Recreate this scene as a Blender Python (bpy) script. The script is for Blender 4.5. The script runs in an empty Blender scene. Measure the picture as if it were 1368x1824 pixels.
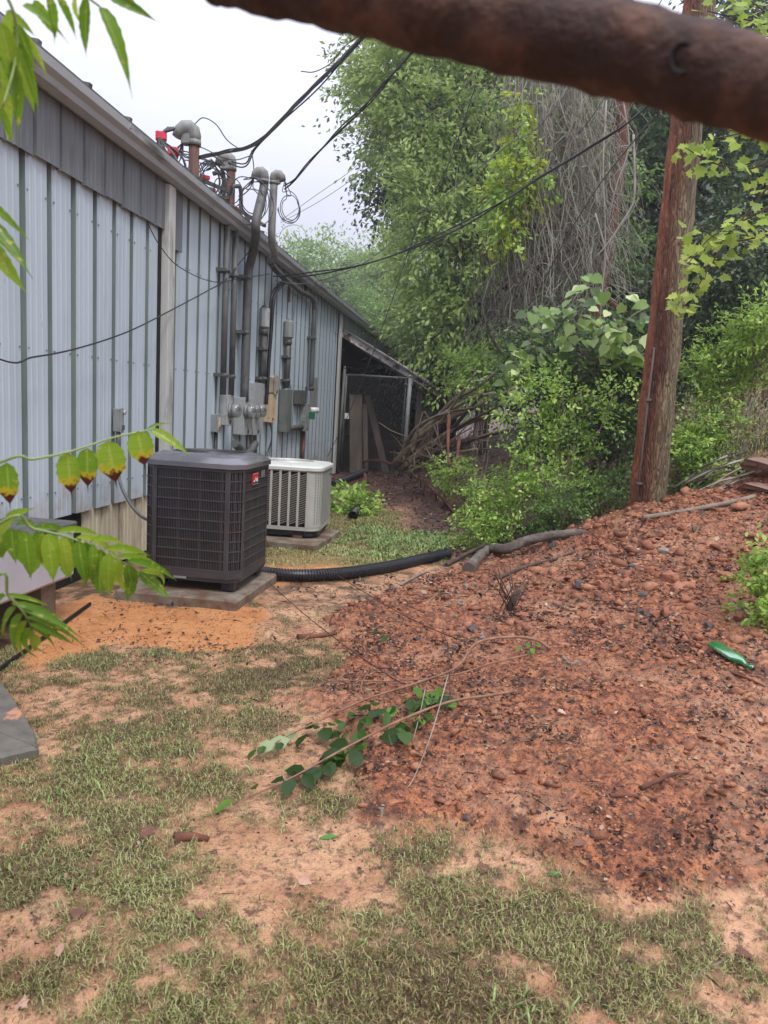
import bpy, bmesh, math, random
import numpy as np
from mathutils import Vector, Matrix
rng = np.random.default_rng(7)
random.seed(7)
SC = bpy.context.scene
COL = SC.collection
R_ = math.radians

# ------------------------------------------------------------------ camera
FPX, CX, CY, EYE = 1317.0, 684.0, 912.0, 1.5
_Y = np.array([(848-CX)/FPX, -(734-CY)/FPX, -1.0]); _Y /= np.linalg.norm(_Y)
_U = np.cross(np.array([1, -0.058, 0.0]), _Y); _U /= np.linalg.norm(_U)
if _U[1] < 0: _U = -_U
_X = np.cross(_Y, _U)
ROT = np.stack([_X, _Y, _U])            # world = ROT @ camera
CAMP = np.array([0.0, 0.0, EYE])
cd = bpy.data.cameras.new('camera'); cam = bpy.data.objects.new('camera', cd); COL.objects.link(cam)
m4 = Matrix([list(ROT[0])+[0], list(ROT[1])+[0], list(ROT[2])+[EYE], [0, 0, 0, 1]])
cam.matrix_world = m4
cd.sensor_fit = 'VERTICAL'; cd.sensor_height = 36.0; cd.lens = 26.0
cd.clip_start = 0.05; cd.clip_end = 2000
cd.dof.use_dof = True; cd.dof.focus_distance = 6.0; cd.dof.aperture_fstop = 6.0
SC.camera = cam

# ------------------------------------------------------------------ sky, sun, exposure
SUN_EL, SUN_AZ = 58.0, 35.0             # high soft sun through cloud, from the right behind the camera
w = bpy.data.worlds.new('World'); SC.world = w; w.use_nodes = True
nt = w.node_tree; nt.nodes.clear()
out = nt.nodes.new('ShaderNodeOutputWorld'); bg = nt.nodes.new('ShaderNodeBackground')
sky = nt.nodes.new('ShaderNodeTexSky'); sky.sky_type = 'NISHITA'; sky.sun_disc = False
sky.sun_elevation = R_(SUN_EL); sky.sun_rotation = R_(180-SUN_AZ); sky.dust_density = 4; sky.air_density = 1.3
tc = nt.nodes.new('ShaderNodeTexCoord'); sp = nt.nodes.new('ShaderNodeSeparateXYZ')
nt.links.new(tc.outputs['Generated'], sp.inputs[0])
mr = nt.nodes.new('ShaderNodeMapRange'); mr.inputs[1].default_value = 0.0; mr.inputs[2].default_value = 1.0
mr.inputs[3].default_value = 0.31; mr.inputs[4].default_value = 1.45
nt.links.new(sp.outputs['Z'], mr.inputs[0])
no = nt.nodes.new('ShaderNodeTexNoise'); no.inputs['Scale'].default_value = 2.2; no.inputs['Detail'].default_value = 4
nt.links.new(tc.outputs['Generated'], no.inputs['Vector'])
nm = nt.nodes.new('ShaderNodeMapRange'); nm.inputs[1].default_value = .3; nm.inputs[2].default_value = .7
nm.inputs[3].default_value = 0.93; nm.inputs[4].default_value = 1.06
nt.links.new(no.outputs['Fac'], nm.inputs[0])
mu = nt.nodes.new('ShaderNodeMath'); mu.operation = 'MULTIPLY'
nt.links.new(mr.outputs[0], mu.inputs[0]); nt.links.new(nm.outputs[0], mu.inputs[1])
vs = nt.nodes.new('ShaderNodeVectorMath'); vs.operation = 'SCALE'; vs.inputs[0].default_value = (9.3, 9.55, 11.2)
nt.links.new(mu.outputs[0], vs.inputs['Scale'])           # cloud layer, same scale as the sky texture
mx = nt.nodes.new('ShaderNodeMix'); mx.data_type = 'RGBA'; mx.inputs['Factor'].default_value = 0.93
nt.links.new(sky.outputs['Color'], mx.inputs[6]); nt.links.new(vs.outputs[0], mx.inputs[7])
nt.links.new(mx.outputs[2], bg.inputs['Color']); bg.inputs['Strength'].default_value = 0.12
nt.links.new(bg.outputs[0], out.inputs[0])
ld = bpy.data.lights.new('sun', 'SUN'); ld.energy = 1.5; ld.angle = R_(11); ld.color = (1.0, .965, .9)
sun = bpy.data.objects.new('sun', ld); COL.objects.link(sun)
_az = R_(SUN_AZ); _el = R_(SUN_EL)
_sd = Vector((math.sin(_az)*math.cos(_el), -math.cos(_az)*math.cos(_el), math.sin(_el)))
sun.rotation_euler = (-_sd).to_track_quat('-Z', 'Y').to_euler(); sun.location = (6, -8, 14)
vsn = SC.view_settings; vsn.view_transform = 'Standard'; vsn.look = 'None'; vsn.exposure = 0.46; vsn.gamma = 1
vsn.use_curve_mapping = False
SC.render.engine = 'CYCLES'; SC.cycles.max_bounces = 6; SC.cycles.transparent_max_bounces = 12
SC.cycles.volume_bounces = 0

# ------------------------------------------------------------------ geometry of the place, from the photograph's perspective
def ray(px, py): return ROT @ np.array([(px-CX)/FPX, -(py-CY)/FPX, -1.0])
def onz(px, py, z=0.0): d = ray(px, py); return CAMP + (z-EYE)/d[2]*d
def onx(px, py, x): d = ray(px, py); return CAMP + x/d[0]*d
def ony(px, py, y): d = ray(px, py); return CAMP + y/d[1]*d

def vnoise(x, y, s=0):
    x = np.asarray(x, float); y = np.asarray(y, float)
    xi = np.floor(x).astype(np.int64); yi = np.floor(y).astype(np.int64); xf = x-xi; yf = y-yi
    def h(a, b):
        n = (a*374761393 + b*668265263 + s*974711) & 0x7fffffff
        n = ((n ^ (n >> 13))*1274126177) & 0x7fffffff
        return ((n ^ (n >> 16)) & 0xffff)/65535.0
    u = xf*xf*(3-2*xf); v = yf*yf*(3-2*yf)
    return (h(xi, yi)*(1-u)+h(xi+1, yi)*u)*(1-v)+(h(xi, yi+1)*(1-u)+h(xi+1, yi+1)*u)*v
def fbm(x, y, s=0, o=4):
    r = 0; a = .5; t = 0
    for k in range(o):
        r = r+a*vnoise(x*2**k+k*13.7, y*2**k-k*7.1, s+k); t += a; a *= .5
    return r/t

CTRL = [(-3, 1, 0), (-3, 4, 0), (-3, 7, 0), (-3, 11, 0), (-3, 16, .0), (-3, 30, .2), (-1.5, 1.5, 0), (-1, 3, 0), (-1.5, 5, 0), (-1.2, 6, 0),
        (-1.2, 8, 0), (-1.3, 10, .0), (-.8, 13, .06), (-1.2, 18, .1), (0, 1.3, 0), (0, 2.2, 0), (-.5, 3.6, .0), (0, 3.2, .04), (0, 5, .02), (-.2, 7, 0), (.25, 8.5, .02),
        (0, 11, .1), (.2, 15, .3), (.9, 1.8, .0), (.6, 3, .08), (1, 2.5, .03), (1.1, 3.4, .12), (1.5, 4.3, .2), (1.75, 3.6, .15), (.75, 5.5, .15), (2, 5, .3), (2.0, 6, .5), (.1, 6.8, .03),
        (1.1, 7.05, .43), (1.37, 7, .57), (1.86, 7, .7), (2.67, 7, .9), (2.7, 5.5, .6), (3.2, 4, .5), (3, 2, .25), (1.0, 8.2, .3), (1.75, 7.8, .66), (2.5, 8, 1.0), (3.5, 8, 1.4),
        (1.5, 10, .4), (3, 10, 1.5), (5, 10, 2.9), (5, 6, 1.9), (5, 2, .9), (3, 14, 1.5), (7, 14, 4), (1, 20, .7), (4, 22, 2.4), (9, 24, 5), (9, 4, 3), (0, 30, .5), (-6, 30, .3), (-6, 10, 0), (9, 12, 5.2), (-8, 2, 0)]
_c = np.array(CTRL, float)
def _phi(r2): return np.where(r2 > 1e-12, .5*r2*np.log(r2+1e-12), 0)
_n = len(_c); _A = np.zeros((_n+3, _n+3))
_A[:_n, :_n] = _phi((_c[:, None, 0]-_c[None, :, 0])**2+(_c[:, None, 1]-_c[None, :, 1])**2)+np.eye(_n)*.02
_A[:_n, _n] = 1; _A[:_n, _n+1:] = _c[:, :2]; _A[_n, :_n] = 1; _A[_n+1:, :_n] = _c[:, :2].T
_wt = np.linalg.solve(_A, np.concatenate([_c[:, 2], [0, 0, 0]]))
def base_h(x, y):
    x = np.asarray(x, float); y = np.asarray(y, float)
    xc = np.clip(x, -8, 9); yc = np.clip(y, 0, 30)
    z = _wt[_n]+_wt[_n+1]*xc+_wt[_n+2]*yc
    for i in range(_n): z = z+_wt[i]*_phi((xc-_c[i, 0])**2+(yc-_c[i, 1])**2)
    z = np.where(x < -1.2, z*np.clip((y-9)/8, 0, 1), z) if True else z
    return z

# regions: world polygons from the photograph's outlines on the ground
def poly(pts, zz=0.0): return np.array([onz(a, b, zz)[:2] for a, b in pts])
def sdist(P, x, y):
    """signed distance, positive inside"""
    x = np.asarray(x, float); y = np.asarray(y, float)
    d = np.full(x.shape, 1e9); ins = np.zeros(x.shape, bool)
    n = len(P)
    for i in range(n):
        ax, ay = P[i]; bx, by = P[(i+1) % n]
        ex, ey = bx-ax, by-ay
        t = np.clip(((x-ax)*ex+(y-ay)*ey)/(ex*ex+ey*ey+1e-12), 0, 1)
        d = np.minimum(d, np.hypot(x-ax-t*ex, y-ay-t*ey))
        c = ((ay > y) != (by > y)) & (x < (bx-ax)*(y-ay)/((by-ay) if abs(by-ay) > 1e-9 else 1e-9)+ax)
        ins ^= c
    return np.where(ins, d, -d)
def sst(a, b, v): t = np.clip((v-a)/(b-a), 0, 1); return t*t*(3-2*t)
P_CLAY = np.vstack([poly([(690, 1048), (640, 1075), (560, 1105), (600, 1165), (523, 1245), (612, 1295), (650, 1380), (655, 1470), (780, 1483), (900, 1500), (1010, 1560), (1170, 1600), (1368, 1590)]),
                    np.array([(3, 2), (9, 2), (9, 7.0), (2.6, 7.6), (1.2, 7.5), (.3, 7.2), (.0, 7.1)])])
P_SAND = poly([(70, 1085), (170, 1062), (300, 1080), (480, 1078), (462, 1110), (445, 1150), (330, 1162), (200, 1150), (60, 1190), (20, 1150)])
P_SAND2 = poly([(478, 985), (560, 985), (650, 1005), (600, 1030), (500, 1040)])
P_LITTER = np.vstack([poly([(600, 870), (700, 872), (725, 905), (715, 950), (760, 985), (840, 1010), (700, 1048), (880, 1100), (1010, 1050)]), np.array([(1.2, 8), (3, 12), (1, 20), (-2.9, 18), (-2.7, 14)])])
P_GRASSFAR = poly([(590, 905), (700, 910), (720, 950), (765, 985), (690, 1005), (560, 1010), (470, 1000), (470, 960)])
P_SILT = poly([(880, 1500), (1010, 1560), (1170, 1600), (1368, 1560), (1368, 1700), (1300, 1690), (1240, 1620), (1120, 1640), (1000, 1600), (900, 1600), (850, 1540)])
def masks(x, y):
    wob = (fbm(x*3.1, y*3.1, 5)-.5)*.38+(fbm(x*14, y*14, 9)-.5)*.2
    clay = sst(-.03, .05, sdist(P_CLAY, x, y)+wob*.6)
    sand = np.maximum(sst(-.03, .04, sdist(P_SAND, x, y)+wob*.75), .8*sst(-.1, .15, sdist(P_SAND2, x, y)+wob))
    lit = sst(-.2, .25, sdist(P_LITTER, x, y)+wob*1.2)
    far = np.clip((y-8.5)/3, 0, 1)*np.clip((x+.6)/1.2, 0, 1)
    lit = np.maximum(lit, far); lit = np.maximum(lit, sst(9.5, 12, y))
    gf = sst(-.12, .12, sdist(P_GRASSFAR, x, y)+wob)
    silt = sst(-.05, .1, sdist(P_SILT, x, y)+wob*.6)
    clay = clay*(1-np.clip((y-7.3-.8*x*(x > 1))/1, 0, 1)*.7)
    sand = sand*(1-clay); lit = lit*(1-clay)*(1-gf)
    grass = (1-clay)*(1-sand)*(1-lit*.92)*(1-silt)
    g = .45*fbm(x*1.9+3, y*1.9, 21, 3)+.3*fbm(x*7, y*7, 23, 3)+.25*fbm(x*19, y*19, 25, 2)
    grass = grass*np.maximum(.05+.95*sst(.40, .60, g), gf*.8)
    return clay, sand, lit, silt, gf, grass
P_HOLE = ony(1060, 1000, 6.7)[:2]
def ground_h(x, y):
    x = np.asarray(x, float); y = np.asarray(y, float)
    z = base_h(x, y)
    dc = sdist(P_CLAY, x, y)
    wob = (fbm(x*3.1, y*3.1, 5)-.5)*.35*.6
    lip = sst(-.03, .12, dc+wob)
    near = 1-np.clip((y-14)/10, 0, 1)
    z = z+lip*near*(.03+.07*(fbm(x*2.2, y*2.2, 31)-.45)+.055*(fbm(x*8, y*8, 33)-.5)+.034*(np.abs(fbm(x*17, y*17, 37, 3)-.5)*2.2)+.012*(fbm(x*45, y*45, 39, 2)-.5))
    z = z+(1-lip)*near*(.015*(fbm(x*3, y*3, 41)-.5)+.016*(fbm(x*16, y*16, 43)-.5))
    up = sst(.9, 1.6, x)*sst(5.6, 6.4, y)*(1-sst(8, 9.5, y))
    z = z+up*(.10*(fbm(x*5, y*5, 51)-.5))
    z = z-.12*np.exp(-((x-P_HOLE[0])**2/.05+(y-P_HOLE[1])**2/.12))
    P0 = sst(-.02, .1, sdist(P_SAND, x, y)); z = z*(1-P0*.8)
    return z
def gz(x, y): return float(ground_h(np.array([x]), np.array([y]))[0])
def ong(px, py, ymax=40):
    """the point where the photograph's pixel meets the ground"""
    d = ray(px, py); t = np.arange(.8, ymax, .02)
    P = CAMP[None]+t[:, None]*d[None]
    k = np.nonzero(P[:, 2] < ground_h(P[:, 0], P[:, 1]))[0]
    i = k[0] if len(k) else len(t)-1
    return P[i]

# ------------------------------------------------------------------ helpers
def tag(o, label=None, cat=None, group=None, kind=None):
    if label: o['label'] = label
    if cat: o['category'] = cat
    if group: o['group'] = group
    if kind: o['kind'] = kind
    return o
def empty(name, loc=(0, 0, 0), rz=0, label=None, cat=None, group=None):
    o = bpy.data.objects.new(name, None); COL.objects.link(o)
    o.location = loc; o.rotation_euler = (0, 0, rz); o.empty_display_size = .1
    return tag(o, label, cat, group)
def link(name, me, parent=None, world=True):
    o = bpy.data.objects.new(name, me); COL.objects.link(o)
    if parent is not None:
        o.parent = parent
        if world and parent.type in ('EMPTY', 'MESH'):
            o.matrix_parent_inverse = wm(parent).inverted()
    return o
def wm(o):
    m = Matrix.LocRotScale(o.location, o.rotation_euler, o.scale)
    if o.parent: m = wm(o.parent) @ o.matrix_parent_inverse @ m
    return m
def fastmesh(name, V, F, mats, attr=None, smooth=False, midx=None):
    """V (n,3), F (m,k) -> mesh, quickly"""
    V = np.ascontiguousarray(V, np.float32); F = np.ascontiguousarray(F, np.int32)
    me = bpy.data.meshes.new(name); me.vertices.add(len(V)); me.vertices.foreach_set('co', V.ravel())
    k = F.shape[1]; me.loops.add(F.size); me.loops.foreach_set('vertex_index', F.ravel())
    me.polygons.add(len(F)); me.polygons.foreach_set('loop_start', np.arange(len(F), dtype=np.int32)*k)
    me.polygons.foreach_set('loop_total', np.full(len(F), k, np.int32))
    if smooth: me.polygons.foreach_set('use_smooth', np.ones(len(F), bool))
    if midx is not None: me.polygons.foreach_set('material_index', np.asarray(midx, np.int32))
    me.update(calc_edges=True)
    for a, vals in (attr or {}).items():
        at = me.attributes.new(a, 'FLOAT', 'POINT'); at.data.foreach_set('value', np.asarray(vals, np.float32))
    for m in (mats if isinstance(mats, (list, tuple)) else [mats]): me.materials.append(m)
    return me
class MB:
    def __init__(s): s.v = []; s.f = []; s.m = []; s.sm = []
    def add(s, vs_, fs, mi=0, sm=False):
        b = len(s.v); s.v += [tuple(map(float, p)) for p in vs_]
        for f in fs: s.f.append([b+i for i in f]); s.m.append(mi); s.sm.append(sm)
        return s
    def box(s, a, b, mi=0, rz=0, bev=0.0):
        x0, y0, z0 = a; x1, y1, z1 = b
        if bev > 0:
            e = bev
            vs_ = []
            for z, k in ((z0, e), (z0+e, 0), (z1-e, 0), (z1, e)):
                vs_ += [(x0+k+e, y0+k, z), (x1-k-e, y0+k, z), (x1-k, y0+k+e, z), (x1-k, y1-k-e, z), (x1-k-e, y1-k, z), (x0+k+e, y1-k, z), (x0+k, y1-k-e, z), (x0+k, y0+k+e, z)]
            fs = [list(range(7, -1, -1)), list(range(24, 32))]
            for r in range(3):
                for i in range(8): fs.append([r*8+i, r*8+(i+1) % 8, r*8+8+(i+1) % 8, r*8+8+i])
        else:
            vs_ = [(x0, y0, z0), (x1, y0, z0), (x1, y1, z0), (x0, y1, z0), (x0, y0, z1), (x1, y0, z1), (x1, y1, z1), (x0, y1, z1)]
            fs = [(0, 3, 2, 1), (4, 5, 6, 7), (0, 1, 5, 4), (1, 2, 6, 5), (2, 3, 7, 6), (3, 0, 4, 7)]
        if rz:
            cx, cy = (x0+x1)/2, (y0+y1)/2; c, n = math.cos(rz), math.sin(rz)
            vs_ = [(cx+(x-cx)*c-(y-cy)*n, cy+(x-cx)*n+(y-cy)*c, z) for x, y, z in vs_]
        return s.add(vs_, fs, mi)
    def beam(s, p, q, w_, h_, mi=0, up=(0, 0, 1)):
        p = Vector(p); q = Vector(q); d = (q-p).normalized(); u = Vector(up)
        a = d.cross(u)
        if a.length < 1e-4: a = d.cross(Vector((1, 0, 0)))
        a.normalize(); b = a.cross(d).normalized()
        vs_ = [c+a*i*w_/2+b*j*h_/2 for c in (p, q) for i, j in ((-1, -1), (1, -1), (1, 1), (-1, 1))]
        return s.add(vs_, [(0, 1, 2, 3), (7, 6, 5, 4), (0, 4, 5, 1), (1, 5, 6, 2), (2, 6, 7, 3), (3, 7, 4, 0)], mi)
    def tube(s, pts, r, n=8, mi=0, cap=True, sm=True, jit=0):
        P = [Vector(p) for p in pts]; rs = r if isinstance(r, (list, tuple, np.ndarray)) else [r]*len(P)
        vs_ = []; t0 = (P[1]-P[0]).normalized()
        u = t0.orthogonal().normalized()
        for i, p in enumerate(P):
            t = (P[min(i+1, len(P)-1)]-P[max(i-1, 0)])
            if t.length < 1e-9: t = t0
            t.normalize(); u = (u-t*u.dot(t)); u = u.normalized() if u.length > 1e-6 else t.orthogonal().normalized()
            v = t.cross(u)
            for k in range(n):
                a = 2*math.pi*k/n; rr = rs[i]*(1+(random.uniform(-jit, jit) if jit else 0))
                vs_.append(p+(u*math.cos(a)+v*math.sin(a))*rr)
        fs = []
        for i in range(len(P)-1):
            for k in range(n): fs.append((i*n+k, i*n+(k+1) % n, (i+1)*n+(k+1) % n, (i+1)*n+k))
        s.add(vs_, fs, mi, sm)
        if cap:
            b = len(s.v)-len(vs_)
            s.f.append([b+k for k in range(n-1, -1, -1)]); s.m.append(mi); s.sm.append(False)
            s.f.append([b+(len(P)-1)*n+k for k in range(n)]); s.m.append(mi); s.sm.append(False)
        return s
    def prism(s, pts, z0, z1, mi=0):
        n = len(pts); vs_ = [(x, y, z0) for x, y in pts]+[(x, y, z1) for x, y in pts]
        return s.add(vs_, [list(range(n-1, -1, -1)), list(range(n, 2*n))]+[(i, (i+1) % n, n+(i+1) % n, n+i) for i in range(n)], mi)
    def mesh(s, name, mats):
        me = bpy.data.meshes.new(name); me.from_pydata(s.v, [], s.f)
        for m in (mats if isinstance(mats, (list, tuple)) else [mats]): me.materials.append(m)
        me.polygons.foreach_set('material_index', s.m); me.polygons.foreach_set('use_smooth', s.sm); me.update()
        return me
    def build(s, name, mats, parent=None): return link(name, s.mesh(name, mats), parent)
def smooth_path(pts, n=8):
    """Catmull-Rom"""
    P = [np.array(p, float) for p in pts]; P = [2*P[0]-P[1]]+P+[2*P[-1]-P[-2]]; o = []
    for i in range(1, len(P)-2):
        for k in range(n):
            t = k/n
            o.append(.5*((2*P[i])+(-P[i-1]+P[i+1])*t+(2*P[i-1]-5*P[i]+4*P[i+1]-P[i+2])*t*t+(-P[i-1]+3*P[i]-3*P[i+1]+P[i+2])*t**3))
    o.append(P[-2]); return o

# ------------------------------------------------------------------ materials
def lin(h):
    c = [int(h[i:i+2], 16)/255 for i in (0, 2, 4)]
    return tuple((v/12.92 if v <= .04045 else ((v+.055)/1.055)**2.4) for v in c)+(1,)
class NT:
    def __init__(s, name):
        s.m = bpy.data.materials.new(name); s.m.use_nodes = True; s.t = s.m.node_tree
        s.b = s.t.nodes['Principled BSDF']; s.o = s.t.nodes['Material Output']
        g = s.n('ShaderNodeNewGeometry'); s.pos = g.outputs['Position']
    def n(s, typ, **kw):
        d = s.t.nodes.new(typ)
        for k, v in kw.items(): setattr(d, k, v)
        return d
    def l(s, a, b): s.t.links.new(a, b)
    def noise(s, scale, detail=4, rough=.55, vec=None, dist=0, stretch=None):
        d = s.n('ShaderNodeTexNoise'); d.inputs['Scale'].default_value = scale; d.inputs['Detail'].default_value = detail
        d.inputs['Roughness'].default_value = rough; d.inputs['Distortion'].default_value = dist
        v = vec or s.pos
        if stretch:
            mp = s.n('ShaderNodeMapping'); mp.inputs['Scale'].default_value = stretch; s.l(v, mp.inputs['Vector']); v = mp.outputs[0]
        s.l(v, d.inputs['Vector']); return d.outputs['Fac']
    def ramp(s, fac, stops):
        d = s.n('ShaderNodeValToRGB'); e = d.color_ramp.elements
        while len(e) < len(stops): e.new(.5)
        for i, (p, c) in enumerate(stops):
            e[i].position = p; e[i].color = c if isinstance(c, tuple) else (lin(c) if isinstance(c, str) else (c, c, c, 1))
        s.l(fac, d.inputs[0]); return d.outputs[0]
    def mix(s, f, a, b, blend='MIX'):
        d = s.n('ShaderNodeMix', data_type='RGBA', blend_type=blend)
        for i, v in ((0, f), (6, a), (7, b)):
            if hasattr(v, 'links') or hasattr(v, 'is_linked'): s.l(v, d.inputs[i])
            elif isinstance(v, str): d.inputs[i].default_value = lin(v)
            else: d.inputs[i].default_value = v
        return d.outputs[2]
    def attr(s, name): d = s.n('ShaderNodeAttribute', attribute_name=name); return d.outputs['Fac']
    def math(s, op, a, b=None):
        d = s.n('ShaderNodeMath', operation=op)
        for i, v in ((0, a), (1, b)):
            if v is None: continue
            if isinstance(v, (int, float)): d.inputs[i].default_value = v
            else: s.l(v, d.inputs[i])
        return d.outputs[0]
    def bump(s, h, strength=.3, dist=.01):
        d = s.n('ShaderNodeBump'); d.inputs['Strength'].default_value = strength; d.inputs['Distance'].default_value = dist
        s.l(h, d.inputs['Height']); s.l(d.outputs[0], s.b.inputs['Normal']); return s
    def col(s, c):
        if isinstance(c, str): s.b.inputs['Base Color'].default_value = lin(c)
        else: s.l(c, s.b.inputs['Base Color'])
        return s
    def rough(s, r, met=0, spec=.5):
        if isinstance(r, (int, float)): s.b.inputs['Roughness'].default_value = r
        else: s.l(r, s.b.inputs['Roughness'])
        s.b.inputs['Metallic'].default_value = met; s.b.inputs['Specular IOR Level'].default_value = spec; return s
def simple(name, c1, c2, scale=8, rough=.6, met=0, bump=.2, bscale=None, bdist=.004, stretch=None, spec=.5, dirt=None, dscale=3, dlo=.55, dhi=.7):
    k = NT(name); f = k.noise(scale, 5, stretch=stretch); c = k.ramp(f, [(.3, c1), (.7, c2)])
    if dirt:
        g = k.noise(dscale, 6, .65, stretch=stretch); c = k.mix(k.ramp(g, [(dlo, 0.0), (dhi, 1.0)]), c, lin(dirt))
    k.col(c); k.rough(rough, met, spec)
    if bump: k.bump(k.noise(bscale or scale*4, 4, stretch=stretch), bump, bdist)
    return k.m
def leafmat(name, dark, mid, light, trans=.35, rough=.45, spec=.35):
    k = NT(name); t = k.attr('tint'); n = k.noise(1.2, 2)
    f = k.math('ADD', k.math('MULTIPLY', t, .75), k.math('MULTIPLY', n, .25))
    c = k.ramp(f, [(.15, dark), (.5, mid), (.85, light)]); k.col(c); k.rough(rough, 0, spec)
    tr = k.n('ShaderNodeBsdfTranslucent'); k.l(k.mix(.5, c, light), tr.inputs['Color'])
    ms = k.n('ShaderNodeMixShader'); ms.inputs[0].default_value = trans
    k.l(k.b.outputs[0], ms.inputs[1]); k.l(tr.outputs[0], ms.inputs[2]); k.l(ms.outputs[0], k.o.inputs[0])
    return k.m

# ------------------------------------------------------------------ ground
def axis(pts):
    o = []
    for (a, b, d) in pts: o += list(np.arange(a, b-1e-6, d))
    o.append(pts[-1][1]); return np.array(o)
def grow(a, b, d, g):
    o = [a]; 
    while o[-1] < b: o.append(o[-1]+d); d *= g
    return o
gx = np.array(sorted(set(np.round([-v for v in grow(3.0, 240, .15, 1.35)]+list(np.arange(-3, 3.2, .022))+grow(3.2, 240, .05, 1.14), 4))))
gy = np.array(sorted(set(np.round([1.0-v for v in grow(0, 120, .1, 1.5)]+list(np.arange(1.0, 4.4, .018))+list(np.arange(4.4, 9, .03))+grow(9, 240, .06, 1.09), 4))))
GX, GY = np.meshgrid(gx, gy); fx, fy = GX.ravel(), GY.ravel()
fz = ground_h(fx, fy)
far_ = np.clip((np.hypot(fx, fy)-60)/200, 0, 1)
mk = masks(fx, fy)
nx_, ny_ = len(gx), len(gy)
I = np.arange(nx_*ny_).reshape(ny_, nx_)
F = np.stack([I[:-1, :-1].ravel(), I[:-1, 1:].ravel(), I[1:, 1:].ravel(), I[1:, :-1].ravel()], 1)
k = NT('ground_soil')
clay, sand, lit, silt, gf, gr = [k.attr(a) for a in ('clay', 'sand', 'litter', 'silt', 'gfar', 'grassy')]
n1 = k.noise(3.5, 6, .6); n2 = k.noise(28, 5, .65); n3 = k.noise(120, 3, .6); n4 = k.noise(9, 6, .7)
n5 = k.noise(1.1, 4, .6)
c_silt = k.mix(k.ramp(n2, [(.46, 0.0), (.66, .75)]), k.ramp(n1, [(.3, 'b27e5b'), (.5, 'd09f79'), (.7, 'dfb18c')]), '8e6249')
c_silt = k.mix(k.ramp(k.noise(14, 6, .75), [(.52, 0.0), (.63, .85)]), c_silt, '5a4030')
c_silt = k.mix(k.math('MULTIPLY', gr, .92), c_silt, k.ramp(n2, [(.38, '2e2318'), (.68, '6b563c')]))
c_clay = k.ramp(n4, [(.28, '714229'), (.45, 'a5633f'), (.6, 'bd7b51'), (.76, 'd39c70')])
c_clay = k.mix(k.ramp(n2, [(.44, 0.0), (.58, .8)]), c_clay, '4f2c20')
c_clay = k.mix(k.ramp(k.noise(60, 5, .7), [(.54, 0.0), (.64, .85)]), c_clay, '33241f')
c_clay = k.mix(k.math('MULTIPLY', k.ramp(n5, [(.48, 0.0), (.62, .8)]), k.ramp(k.noise(17, 5, .7), [(.4, 1.0), (.6, .2)])), c_clay, 'c99a78')
c_clay = k.mix(k.ramp(k.noise(2.7, 5, .65), [(.56, 0.0), (.68, .7)]), c_clay, '3a2722')
c_sand = k.ramp(k.noise(5, 6, .7), [(.3, 'b0703f'), (.5, 'cb8a55'), (.7, 'd69a66')])
c_sand = k.mix(k.ramp(k.noise(22, 5, .7), [(.58, 0.0), (.64, .85)]), c_sand, '5d3f2e')
c_lit = k.ramp(n2, [(.3, '2e1f1b'), (.5, '553d34'), (.68, '84614f')])
c_lit = k.mix(k.ramp(n4, [(.5, 0.0), (.7, .6)]), c_lit, '8a5340')
c_gf = k.ramp(n2, [(.3, '56512c'), (.7, '9a8a58')])
c = k.mix(clay, c_silt, c_clay); c = k.mix(sand, c, c_sand); c = k.mix(lit, c, c_lit); c = k.mix(k.math('MULTIPLY', gf, .8), c, c_gf)
k.col(c); k.rough(k.ramp(n4, [(.35, .7), (.62, .34)]), 0, .5)
hh = k.math('ADD', k.math('MULTIPLY', n2, 1.0), k.math('MULTIPLY', n3, .35))
k.bump(hh, .95, .03)
me = fastmesh('ground', np.stack([fx, fy, fz], 1), F, k.m, dict(clay=mk[0], sand=mk[1], litter=mk[2], silt=mk[3], gfar=mk[4], grassy=mk[5]), smooth=True)
tag(link('ground', me), kind='structure')
# ------------------------------------------------------------------ materials of the building
m_wall = simple('wall_paint', 'b7c3cb', 'c8d2d9', 3, .5, 0, .12, 40, .002, stretch=(1, 1, .12), dirt='8c969b', dscale=5, dlo=.6, dhi=.85)
k = NT('wall_paint_worn'); zx = k.n('ShaderNodeSeparateXYZ'); k.l(k.pos, zx.inputs[0])
c = k.ramp(k.noise(3, 5, stretch=(1, 1, .12)), [(.3, 'a9b7c1'), (.7, 'bac7d0')]); c = k.mix(k.ramp(k.noise(5, 6, .65, stretch=(1, 1, .12)), [(.58, 0.0), (.85, .8)]), c, '8c969b')
c = k.mix(k.ramp(k.noise(9, 6, .75, stretch=(1, 1, .3)), [(.66, 0.0), (.7, .5)]), c, '7f7a70')
mud = k.math('SUBTRACT', k.math('MULTIPLY', k.noise(6, 5, .7), 1.3), k.math('MULTIPLY', zx.outputs['Z'], .75)); c = k.mix(k.ramp(mud, [(.12, 0.0), (.5, .7)]), c, '9a8670')
k.col(c); k.rough(.5); k.bump(k.noise(2.5, 3), .25, .01); m_wall = k.m
m_groove = simple('groove_grey_green', '65716f', '77837f', 6, .65, 0, .2, stretch=(1, 1, .15), dirt='454c48', dscale=3)  # darker grey-green on the groove floors and sides, and the far upper wall
m_side = simple('siding_paint', '656a6e', '777c80', 4, .55, 0, .12, stretch=(1, 1, .15), dirt='4e4d4b', dscale=7, dlo=.5, dhi=.8)
m_trim = simple('trim_paint', 'aeb0ad', 'c2c4c1', 5, .55, 0, .15, stretch=(1, 1, .2), dirt='6b655a', dscale=4, dlo=.58, dhi=.75)
m_gut = simple('gutter_metal', '93969a', 'adb0b3', 3, .45, .1, .12, stretch=(1, .15, 1), dirt='55534f', dscale=6)
m_roof = simple('roof_metal', '5c5c5c', '777776', 4, .5, .4, .2, dirt='40403e')
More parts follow.
